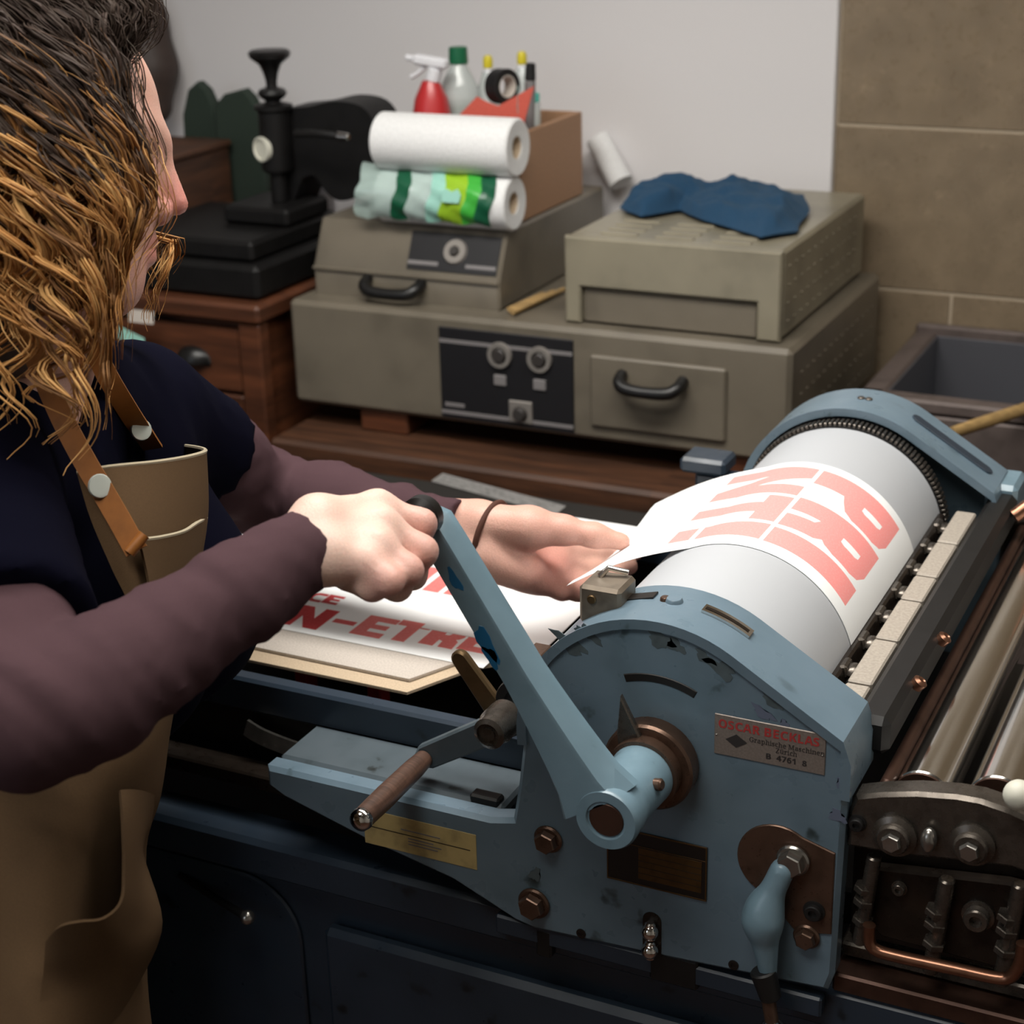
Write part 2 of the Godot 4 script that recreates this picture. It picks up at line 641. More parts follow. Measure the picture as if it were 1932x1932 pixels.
func make_materials():
	mat("plaster", c8(170, 166, 160), 0.9)
	mat("board_white", c8(218, 215, 216), 0.75)
	mat("ceiling", c8(176, 172, 166), 0.95)
	mat("floor", c8(92, 58, 40), 0.6, 0, "wood", 1.4)
	mat("floor2", c8(80, 48, 34), 0.6, 0, "wood", 1.7)
	mat("tile", c8(156, 138, 115), 0.38, 0, "stone", 1.7, {"rtex": "rough"})
	mat("tile2", c8(151, 133, 111), 0.40, 0, "stone", 2.3, {"rtex": "rough"})
	mat("grout", c8(190, 174, 152), 0.9, 0, "fine", 8.0)
	mat("blue", c8(106, 125, 139), 0.42, 0, "paint", 1.7, {"rtex": "rough", "coat": 0.25, "coat_rough": 0.3, "bump": "bumps", "bump_scale": 0.03})
	mat("blue_arm", c8(114, 139, 153), 0.38, 0, "paint", 2.3, {"coat": 0.35, "coat_rough": 0.22, "bump": "bumps", "bump_scale": 0.03})
	mat("blue_base", c8(46, 57, 70), 0.45, 0, "paint", 1.3, {"rtex": "rough"})
	mat("blue_grimy", c8(76, 86, 93), 0.5, 0, "paint", 2.6)
	mat("ink_blue", c8(28, 96, 138), 0.3)
	mat("cyl_steel", c8(194, 197, 202), 0.45, 0.2)
	mat("steel", c8(176, 172, 166), 0.3, 0.9, "blotch", 5.0, {"rtex": "rough"})
	mat("steel_tan", c8(132, 120, 106), 0.42, 0.5, "blotch", 7.0)
	mat("grime", c8(84, 96, 101), 0.6, 0, "blotch", 9.0)
	mat("grime_violet", c8(98, 106, 126), 0.55)
	mat("steel_dark", c8(104, 97, 90), 0.36, 0.75, "blotch", 7.0, {"rtex": "rough"})
	mat("table_dark", c8(48, 45, 43), 0.55, 0.1, "fine", 3.0)
	mat("steel_brown", c8(112, 88, 74), 0.42, 0.7, "blotch", 7.0, {"rtex": "rough"})
	mat("oily", c8(50, 42, 36), 0.42, 0.5, "blotch", 6.0, {"rtex": "rough"})
	mat("bed_iron", c8(40, 37, 35), 0.5, 0.2, "fine", 3.0)
	mat("black_iron", c8(30, 29, 29), 0.5, 0.2, "blotch", 5.0)
	mat("press_black", c8(20, 19, 19), 0.5, 0.0, "blotch", 4.0, {"spec": 0.35})
	mat("copper", c8(156, 112, 90), 0.28, 0.9, "blotch", 6.0)
	mat("copper_dark", c8(84, 60, 50), 0.4, 0.6, "blotch", 6.0)
	mat("roller", c8(232, 229, 224), 0.16, 1.0)
	mat("chrome", c8(225, 222, 218), 0.12, 1.0)
	mat("brass", c8(116, 94, 66), 0.4, 0.8, "blotch", 6.0)
	mat("brass_plate", c8(92, 66, 34), 0.4, 0.45, "blotch", 9.0)
	mat("plate_black", c8(24, 18, 14), 0.45)
	mat("name_alu", c8(158, 146, 138), 0.42, 0.45, "fine", 9.0)
	mat("red_print", c8(172, 58, 56), 0.5)
	mat("dark_print", c8(50, 46, 46), 0.5)
	mat("sticker", c8(196, 174, 118), 0.7, 0, "blotch", 6.0)
	mat("wood_light", c8(178, 168, 156), 0.6, 0.1, "fine", 6.0)
	mat("wood_handle", c8(108, 84, 74), 0.4, 0, "wood", 6.0)
	mat("plan_chest", c8(108, 64, 40), 0.5, 0, "wood", 0.8)
	mat("bench_wood", c8(92, 60, 40), 0.6, 0, "wood", 1.2)
	mat("crate_wood", c8(172, 132, 100), 0.65, 0, "fine", 5.0)
	mat("stick_wood", c8(206, 176, 120), 0.6, 0, "wood", 7.0)
	mat("enamel", c8(113, 105, 92), 0.36, 0, "blotch", 0.9, {"bump": "bumps", "bump_scale": 0.02})
	mat("enamel_pale", c8(138, 131, 113), 0.32, 0, "blotch", 1.1, {"bump": "bumps", "bump_scale": 0.02})
	mat("panel_black", c8(26, 25, 28), 0.45, 0, "fine", 6.0)
	mat("panel_line", c8(120, 116, 116), 0.5)
	mat("dial", c8(150, 144, 138), 0.4, 0.5)
	mat("dial_dark", c8(52, 48, 46), 0.45)
	mat("knob_black", c8(18, 17, 17), 0.38)
	mat("paper_white", c8(238, 238, 238), 0.85, 0, "fine", 6.0, {"bump": "bumps", "bump_scale": 0.04})
	mat("sheet_white", c8(238, 239, 240), 0.8)
	mat("card_grey", c8(206, 196, 186), 0.85, 0, "fine", 9.0)
	mat("card_tan", c8(206, 184, 156), 0.85, 0, "fine", 9.0)
	mat("towel_blue", c8(24, 70, 104), 0.95, 0, "weave", 26.0, {"rim": 0.3, "bump": "bumps", "bump_scale": 0.12})
	mat("red_plastic", c8(178, 42, 44), 0.35, 0, "", 1, {"coat": 0.4})
	mat("white_plastic", c8(214, 214, 218), 0.35)
	mat("green_cap", c8(16, 92, 60), 0.4)
	mat("green_liquid", c8(66, 112, 88), 0.25, 0, "", 1, {"coat": 0.5})
	mat("clear_plastic", c8(206, 214, 212), 0.15, 0, "", 1, {"alpha": 0.55})
	mat("clear_film", c8(200, 222, 216), 0.12, 0, "", 1, {"alpha": 0.42})
	mat("yellow_cap", c8(206, 190, 44), 0.4)
	mat("red_card", c8(206, 92, 76), 0.75, 0, "fine", 6.0)
	mat("tape_black", c8(18, 17, 18), 0.45)
	mat("wrap_green", c8(64, 168, 62), 0.3)
	mat("wrap_lime", c8(146, 186, 44), 0.3)
	mat("wrap_dark", c8(24, 84, 58), 0.3)
	mat("wrap_mint", c8(150, 200, 186), 0.25)
	mat("teal", c8(86, 178, 164), 0.4)
	mat("green_felt", c8(38, 52, 42), 0.85, 0, "fine", 4.0)
	mat("sink_steel", c8(104, 105, 112), 0.42, 0.5)
	mat("sink_frame", c8(104, 92, 88), 0.55, 0.2, "blotch", 3.0)
	mat("red_paint", c8(176, 26, 24), 0.5, 0, "blotch", 5.0)
	mat("dial_white", c8(206, 204, 190), 0.5)
	mat("skin", Color(1, 1, 1), 0.5, 0, "fine", 14.0, {"vcol": true, "sss": 0.12, "bump": "bumps", "bump_scale": 0.02})
	mat("nail", c8(222, 176, 164), 0.35)
	mat("lips", c8(186, 110, 104), 0.45)
	mat("sleeve", c8(90, 68, 73), 0.95, 0, "weave", 40.0, {"spec": 0.15})
	mat("tee", c8(15, 15, 29), 0.95, 0, "weave", 30.0, {"spec": 0.12})
	mat("apron", c8(106, 84, 62), 0.92, 0, "weave", 24.0, {"spec": 0.15})
	mat("apron_edge", c8(206, 192, 164), 0.9, 0, "weave", 30.0)
	mat("leather", c8(160, 98, 38), 0.55, 0, "blotch", 9.0)
	mat("button", c8(214, 220, 212), 0.2, 0.25)
	mat("bracelet", c8(84, 44, 28), 0.8, 0, "weave", 60.0)
	mat("hair", Color(1, 1, 1), 0.62, 0, "", 1.0, {"vcol": true, "spec": 0.4, "backlight": Color(0.6, 0.5, 0.4)})
	mat("leather_dark", c8(58, 44, 38), 0.6, 0, "blotch", 5.0)
	mat("glass", c8(235, 240, 242), 0.04, 0, "", 1, {"alpha": 0.12})
	mat("frame_white", c8(220, 218, 212), 0.6)
	var e := StandardMaterial3D.new()
	e.resource_name = "unseen_lamp_panel"  # glowing face of the lamps out of view
	e.albedo_color = Color(0.95, 0.95, 0.95)
	e.emission_enabled = true
	e.emission = Color(1.0, 0.985, 0.95)
	e.emission_energy_multiplier = 2.5
	M.lamp = e
func unseen_hanging_lamp(at: Vector3, size: Vector2, energy: float, label: String):  # lamp out of view, hung low to light the press more than the background
	var t := thing("unseen_hanging_lamp", label, "lamp", at)
	var hx := size.x * 0.5
	var hz := size.y * 0.5
	part("housing", gbox(at + Vector3(-hx - 0.02, 0.0, -hz - 0.02), at + Vector3(hx + 0.02, 0.06, hz + 0.02), 0.008), M.frame_white, t)
	part("diffuser", gbox(at + Vector3(-hx, -0.012, -hz), at + Vector3(hx, -0.001, hz), 0.003), M.lamp, t)
	for s in [-1, 1]: part("wire", gcyl(at + Vector3(s * hx * 0.8, 0.06, 0), Vector3(at.x + s * hx * 0.8, 2.899, at.z), 0.002, -1, 8), M.black_iron, t)
	var l := AreaLight3D.new()
	l.name = "unseen_lamp_light"
	l.area_size = size
	l.light_energy = energy
	l.light_color = Color(1.0, 0.985, 0.96)
	l.shadow_enabled = true
	t.add_child(l)
	l.position = Vector3(0, -0.02, 0)
	l.rotation_degrees = Vector3(-90, 0, 0)
func unseen_ceiling_panel(at: Vector3, size: Vector2, energy: float, label: String):
	var t := thing("unseen_ceiling_light", label, "ceiling light", at)
	var hx := size.x * 0.5
	var hz := size.y * 0.5
	var g := Geo.new()
	for s in [-1, 1]:
		g.box(at + Vector3(-hx - 0.03, -0.05, s * (hz + 0.015) - 0.015), at + Vector3(hx + 0.03, 0.0, s * (hz + 0.015) + 0.015), 0.004)
		g.box(at + Vector3(s * (hx + 0.015) - 0.015, -0.05, -hz), at + Vector3(s * (hx + 0.015) + 0.015, 0.0, hz), 0.004)
	part("frame", g.mesh(), M.frame_white, t)
	part("diffuser", gbox(at + Vector3(-hx, -0.035, -hz), at + Vector3(hx, -0.02, hz), 0.002), M.lamp, t)
	var l := AreaLight3D.new()
	l.name = "unseen_lamp_light"
	l.area_size = size
	l.light_energy = energy
	l.light_color = Color(1.0, 0.985, 0.955)
	l.shadow_enabled = true
	t.add_child(l)
	l.position = Vector3(0, -0.045, 0)
	l.rotation_degrees = Vector3(-90, 0, 0)

# ------------------------------------------------------------------ the room
func room():
	var X0 := -3.4
	var X1 := 1.5
	var Z0 := -2.727
	var Z1 := 1.5
	var H := 2.9
	struct("floor", gbox(Vector3(X0 - 0.12, -0.1, Z0 - 0.12), Vector3(X1 + 0.12, 0, Z1 + 0.12), 0.0), M.floor)
	struct("ceiling", gbox(Vector3(X0 - 0.12, H, Z0 - 0.12), Vector3(X1 + 0.12, H + 0.1, Z1 + 0.12), 0.0), M.ceiling)
	struct("wall_left", gbox(Vector3(X0 - 0.12, 0, Z0), Vector3(X0, H, Z1), 0.0), M.plaster)
	struct("wall_right", gbox(Vector3(X1, 0, Z0), Vector3(X1 + 0.12, H, Z1), 0.0), M.plaster)
	var g := Geo.new()
	g.box(Vector3(X0 - 0.12, 0, Z1), Vector3(-2.8, H, Z1 + 0.12), 0.0)
	g.box(Vector3(-1.3, 0, Z1), Vector3(X1 + 0.12, H, Z1 + 0.12), 0.0)
	g.box(Vector3(-2.8, 0, Z1), Vector3(-1.3, 1.3, Z1 + 0.12), 0.0)
	g.box(Vector3(-2.8, 2.4, Z1), Vector3(-1.3, H, Z1 + 0.12), 0.0)
	struct("wall_front", g.mesh(), M.plaster)
	var w := struct("unseen_window_1", gbox(Vector3(-2.8, 1.3, Z1 + 0.055), Vector3(-1.3, 2.4, Z1 + 0.06), 0.0), M.glass)  # unseen window behind the camera, lighting the room from the front
	g = Geo.new()
	for x in [-2.8, -2.07, -1.34]: g.box(Vector3(x, 1.3, Z1 + 0.03), Vector3(x + 0.04, 2.4, Z1 + 0.085), 0.004)
	for y in [1.3, 2.36]: g.box(Vector3(-2.8, y, Z1 + 0.03), Vector3(-1.3, y + 0.04, Z1 + 0.085), 0.004)
	part("unseen_window_frame", g.mesh(), M.frame_white, w)
	# back wall: a white board on the left, stone tiles on the right
	var wb := struct("wall_back", gbox(Vector3(X0 - 0.12, 0, Z0 - 0.12), Vector3(X1 + 0.12, H, Z0), 0.0), M.grout)
	part("white_board", gbox(Vector3(X0, 0, Z0), Vector3(-0.752, H, Z0 + 0.016), 0.002), M.board_white, wb, "plain white board covering the wall")
	var starts := [-0.551, -0.25, -0.15, -0.45, -0.3]
	var row := 0
	var y0 := 0.955 - 0.26 * 3
	while y0 < H - 0.05:
		var sx: float = starts[(row + 2) % 5] if row != 2 and row != 3 and row != 4 else [-0.551, -0.25, -0.15][row - 2]
		var x := sx - 1.8
		while x < X1:
			var a := maxf(x + 0.0025, -0.75)
			var b := minf(x + 0.6 - 0.0025, X1)
			if b - a > 0.02:
				part("tile", gbox(Vector3(a, maxf(y0, 0.0) + 0.0025, Z0 + 0.0002), Vector3(b, minf(y0 + 0.26, H) - 0.0025, Z0 + 0.0022), 0.0008), M.tile if (row + int(x * 10.0)) % 2 == 0 else M.tile2, wb)
			x += 0.6
		y0 += 0.26
		row += 1

# ------------------------------------------------------------------ the benches along the back wall
func counter():
	# plan chest on the left
	var t := thing("plan_chest", "reddish-brown wooden plan chest with black cup pulls below the black hand press", "drawer chest", Vector3(-2.0, 0, -2.4))
	var xa := -2.62
	var xb := -1.487
	part("body", gbox(Vector3(xa + 0.02, 0.02, -2.69), Vector3(xb - 0.02, 0.962, -2.175), 0.003), M.plan_chest, t)
	part("top", gbox(Vector3(xa, 0.962, -2.70), Vector3(xb, 0.993, -2.145), 0.006), M.plan_chest, t)
	part("side_post", gbox(Vector3(xb - 0.045, 0.02, -2.18), Vector3(xb - 0.005, 0.961, -2.152), 0.003), M.plan_chest, t)
	var ys := [0.845, 0.735, 0.625, 0.515, 0.405, 0.295, 0.185, 0.075]
	for y in ys:
		var d := part("drawer", gbox(Vector3(xa + 0.05, y, -2.178), Vector3(xb - 0.05, y + 0.104, -2.158), 0.003), M.plan_chest, t)
		for x in [-2.35, -1.626]:
			var g := Geo.new()
			# half-bowl cup pull
			var rings := []
			for i in 9:
				var a := PI * i / 8.0
				var ring := []
				for k in 9:
					var b := PI * 0.5 * k / 8.0
					ring.append(Vector3(x + cos(a) * 0.034 * cos(b * 0.0) * (1.0 - 0.18 * sin(b)), y + 0.048 + sin(a) * 0.026 * cos(b) - 0.004, -2.158 + 0.022 * sin(b) * maxf(sin(a), 0.15)))
				rings.append(ring)
			g.loft(rings, false, false)
			g.box(Vector3(x - 0.034, y + 0.040, -2.159), Vector3(x + 0.034, y + 0.047, -2.154), 0.001)
			part("cup_pull", g.mesh(60), M.knob_black, d, "black metal cup pull")
	# papers lying out of the chest
	for k in 2:
		var p0: Vector3 = OZ([292.0, 268.0][k], [588.0, 622.0][k], -2.12)
		var gp := Geo.new()
		var rows := []
		for i in 2:
			var r := []
			for j in 5: r.append(p0 + Vector3(-0.05 + 0.012 * j, -0.004 * j * k - 0.02 * i, 0.004 * i - 0.006 * k))
			rows.append(r)
		gp.sheet(rows, 0.0012)
		single("paper_slip", gp.mesh(), M.wrap_mint if k == 1 else M.card_grey, ["cream paper label sticking out of the plan chest", "pale green paper slip sticking out of the plan chest"][k], "paper")
	# the low bench under the processing machine
	t = thing("work_bench", "dark brown wooden bench carrying the beige processing machines", "bench", Vector3(-0.95, 0, -2.4))
	part("bench_top", gbox(Vector3(-1.475, 0.748, -2.70), Vector3(-0.61, 0.786, -2.13), 0.006), M.bench_wood, t)
	part("front_rail", gbox(Vector3(-1.43, 0.655, -2.165), Vector3(-0.65, 0.705, -2.14), 0.004), M.bench_wood, t)
	part("shelf", gbox(Vector3(-1.43, 0.50, -2.68), Vector3(-0.65, 0.525, -2.15), 0.004), M.bench_wood, t)
	for x in [-1.47, -0.66]:
		for z in [-2.20, -2.69]:
			part("leg", gbox(Vector3(x, 0.0, z), Vector3(x + 0.045, 0.748, z + 0.05), 0.004), M.bench_wood, t)
	part("back_panel", gbox(Vector3(-1.43, 0.0, -2.69), Vector3(-0.65, 0.74, -2.675), 0.002), M.bench_wood, t)
	for x in [-1.36, -0.76]:
		single("wood_block", gbox(Vector3(x, 0.786, -2.62), Vector3(x + 0.085, 0.8235, -2.22), 0.003), M.plan_chest, "brown wood batten wedged under the wide beige machine", "wood block", "battens under the machine")

func bail(t: Node3D, x0: float, x1: float, y: float, z: float):
	# a black bow handle on two feet
	var path := smooth_path([Vector3(x0, y + 0.012, z), Vector3(x0 + 0.002, y + 0.006, z + 0.018), Vector3(x0 + 0.014, y - 0.001, z + 0.026), Vector3((x0 + x1) * 0.5, y - 0.003, z + 0.028), Vector3(x1 - 0.014, y - 0.001, z + 0.026), Vector3(x1 - 0.002, y + 0.006, z + 0.018), Vector3(x1, y + 0.012, z)], 5)
	part("handle", gtube(path, smooth_vals([0.0085, 0.009, 0.0095, 0.009, 0.0095, 0.009, 0.0085], 5), 12), M.knob_black, t, "black bow handle")

func plate_machines():
	# wide lower machine
	var t := thing("plate_processor", "wide low beige metal machine with black control panel and one drawer", "machine", Vector3(-1.06, 0.824, -2.45))
	var x0 := -1.472
	var x1 := -0.657
	var z0 := -2.208
	part("body", gbox(Vector3(x0, 0.824, -2.682), Vector3(x1, 0.991, z0), 0.007), M.enamel, t)
	var cp := part("control_panel", gbox(Vector3(-1.205, 0.831, z0 - 0.002), Vector3(-0.984, 0.974, z0 + 0.003), 0.001), M.panel_black, t, "black control panel")
	for y in [0.950, 0.838]:
		part("stripe", gbox(Vector3(-1.204, y, z0 + 0.003), Vector3(-0.985, y + 0.006, z0 + 0.0036), 0.0002), M.panel_line, cp)
	for x in [-1.102, -1.037]:
		var d := part("dial", glathe(Vector3(x, 0.940, z0 + 0.003), Vector3(0, 0, 1), [Vector2(0, 0.001), Vector2(0.012, 0.001), Vector2(0.0125, 0.006), Vector2(0.019, 0.006), Vector2(0.020, 0.004), Vector2(0.020, 0)], 24), M.dial, cp)
		part("pointer_knob", gcyl(Vector3(x, 0.940, z0 + 0.003), Vector3(x, 0.940, z0 + 0.012), 0.011, 0.010), M.dial_dark, d)
		part("lamp_lens", gbox(Vector3(x - 0.011, 0.893, z0 + 0.002), Vector3(x + 0.009, 0.909, z0 + 0.006), 0.001), M.panel_line, cp)
	var sw := part("switch_plate", gbox(Vector3(-1.089, 0.838, z0 + 0.002), Vector3(-1.051, 0.872, z0 + 0.006), 0.001), M.dial, cp)
	part("switch_knob", gcyl(Vector3(-1.070, 0.853, z0 + 0.006), Vector3(-1.070, 0.853, z0 + 0.015), 0.012, 0.010), M.dial_dark, sw)
	part("name_strip", gbox(Vector3(-1.198, 0.850, z0 + 0.003), Vector3(-1.165, 0.856, z0 + 0.0036), 0.0002), M.panel_line, cp)
	var dr := part("drawer", gbox(Vector3(-0.956, 0.848, z0 - 0.002), Vector3(-0.749, 0.956, z0 + 0.007), 0.003), M.enamel, t)
	bail(dr, -0.905, -0.812, 0.921, z0 + 0.007)
	var g := Geo.new()
	for i in 14:
		for j in 4:
			g.ball(Vector3(x1, 0.85 + j * 0.032, -2.26 - i * 0.029), 0.0034, 8, Vector3(0.5, 0.8, 1.6))
	part("vents", g.mesh(60), M.enamel, t).set_meta("kind", "stuff")
	# left upper machine with a sloping front
	t = thing("plate_dryer", "small beige metal machine with sloping dial panel under the paper rolls", "machine", Vector3(-1.29, 0.991, -2.45))
	g = Geo.new()
	g.prism([Vector2(2.256, 0.991), Vector2(2.256, 1.036), Vector2(2.290, 1.106), Vector2(2.66, 1.106), Vector2(2.66, 0.991)], Vector3.ZERO, Vector3(0, 0, -1), Vector3(0, 1, 0), 1.126, 1.452, 0.004)
	# en = ea x eb = (0,0,-1)x(0,1,0) = (1,0,0); the solid spans x = 1.126..1.452, so mirror it to negative x
	for k in g.p.size(): g.p[k].x = -g.p[k].x
	part("body", g.mesh(), M.enamel, t)
	part("front_lip", gbox(Vector3(-1.451, 1.031, -2.258), Vector3(-1.127, 1.036, -2.252), 0.001), M.enamel, t)
	var sl := Vector3(0, 0.07, -0.034).normalized()
	var nrm := Vector3(0, 0.034, 0.07).normalized()
	var o := Vector3(0, 1.036, -2.256)
	g = Geo.new()
	g.prism([Vector2(-1.285, 0.008), Vector2(-1.132, 0.008), Vector2(-1.132, 0.068), Vector2(-1.285, 0.068)], o, Vector3(1, 0, 0), sl, 0.0, 0.002, 0.0005)
	cp = part("control_panel", g.mesh(), M.panel_black, t, "black dial panel")
	var dc := o + Vector3(-1.206, 0, 0) + sl * 0.040
	part("dial", glathe(dc + nrm * 0.002, nrm, [Vector2(0.0, 0.004), Vector2(0.013, 0.004), Vector2(0.018, 0.004), Vector2(0.020, 0.0)], 24), M.dial, cp)
	part("pointer_knob", gcyl(dc + nrm * 0.004, dc + nrm * 0.010, 0.009, 0.007), M.dial_dark, cp)
	for q in [[-1.284, -1.232], [-1.185, -1.134]]:
		g = Geo.new()
		g.prism([Vector2(q[0], 0.016), Vector2(q[1], 0.016), Vector2(q[1], 0.022), Vector2(q[0], 0.022)], o + nrm * 0.002, Vector3(1, 0, 0), sl, 0.0, 0.0006, 0.0001)
		part("stripe", g.mesh(), M.panel_line, cp)
	bail(t, -1.352, -1.257, 1.012, -2.256)
	# right upper machine
	t = thing("plate_oven", "boxy beige metal machine with slotted lid under a blue cloth", "machine", Vector3(-0.845, 0.991, -2.45))
	part("body", gbox(Vector3(-1.008, 0.993, -2.665), Vector3(-0.683, 1.120, -2.245), 0.005), M.enamel_pale, t)
	part("front_frame", gprism([Vector2(-1.008, 0.993), Vector2(-1.008, 1.120), Vector2(-0.683, 1.120), Vector2(-0.683, 0.993), Vector2(-0.717, 0.993), Vector2(-0.717, 1.047), Vector2(-0.983, 1.047), Vector2(-0.983, 0.993)], -2.247, -2.232, 0.003), M.enamel_pale, t)
	part("flap", gbox(Vector3(-0.981, 0.994, -2.246), Vector3(-0.719, 1.043, -2.241), 0.002), M.enamel, t)
	for i in 4:
		for j in 3:
			var x := -0.965 + j * 0.085
			var z := -2.268 - i * 0.030
			part("lid_slot", gbox(Vector3(x, 1.118, z - 0.006), Vector3(x + 0.058, 1.1225, z + 0.006), 0.002), M.enamel_pale, t)
	g = Geo.new()
	for i in 12:
		for j in 4: g.ball(Vector3(-0.683, 1.015 + j * 0.026, -2.27 - i * 0.031), 0.0034, 8, Vector3(0.5, 0.8, 1.6))
	part("vents", g.mesh(60), M.enamel_pale, t).set_meta("kind", "stuff")
	# crumpled blue cloth on the lid
	cloth()
	# folding rule lying on the wide machine
	var a := OY(960, 588, 0.998)
	var b := OY(1056, 545, 0.998)
	var dir := (b - a).normalized()
	t = thing("folding_rule", "yellowish wooden folding rule lying between the two upper machines", "ruler", a)
	for k in 3:
		var s := Vector3(dir.z, 0, -dir.x) * (0.007 * (k - 1))
		g = Geo.new()
		g.tube([a + s + dir * 0.006 * k, b + s - dir * 0.02 * k], [0.0042], 6)
		part("rule_leaf", g.mesh(20), M.stick_wood, t)

func cloth():
	var nz := FastNoiseLite.new()
	nz.seed = 17
	nz.frequency = 17.0
	nz.fractal_octaves = 3
	var rows := []
	# outline on the lid, from the photograph; height from folds
	var back := [[1176, 384], [1215, 372], [1290, 366], [1330, 372], [1390, 366], [1450, 366], [1524, 372]]
	var front := [[1178, 402], [1205, 412], [1290, 400], [1330, 420], [1385, 438], [1440, 452], [1512, 440]]
	for i in 33:
		var v := i / 32.0
		var r := []
		for j in 81:
			var u := j / 80.0 * 6.0
			var k := mini(int(u), 5)
			var fr := u - k
			var A := OY(lerpf(back[k][0], back[k + 1][0], fr), lerpf(back[k][1], back[k + 1][1], fr), 1.124)
			var B := OY(lerpf(front[k][0], front[k + 1][0], fr), lerpf(front[k][1], front[k + 1][1], fr), 1.124)
			A.z = maxf(A.z, -2.60)
			var q := A.lerp(B, v)
			var h := nz.get_noise_2d(q.x, q.z * 1.3) * 0.5 + 0.5
			var uu := j / 80.0
			var hump := 0.024 * exp(-pow((uu - 0.27) * 7.5, 2)) + 0.022 * exp(-pow((uu - 0.64) * 4.0, 2)) + 0.010 * exp(-pow((uu - 0.95) * 8.0, 2))
			var ridge := exp(-pow((v - 0.35 - 0.2 * sin(uu * 9.0)) * 3.0, 2))
			var edge := minf(1.0, 6.0 * minf(v, 1.0 - v)) * minf(1.0, 9.0 * minf(uu, 1.0 - uu))
			q.y = 1.1235 + 0.003 + edge * (0.003 + hump * (0.3 + 0.7 * ridge) + 0.020 * h)
			q.x += 0.006 * sin(v * 7.0 + uu * 11.0)
			r.append(q)
		rows.append(r)
	var g := Geo.new()
	g.sheet(rows, 0.003)
	single("cloth", g.mesh(80), M.towel_blue, "crumpled dark blue cloth lying on the beige machine", "cloth")

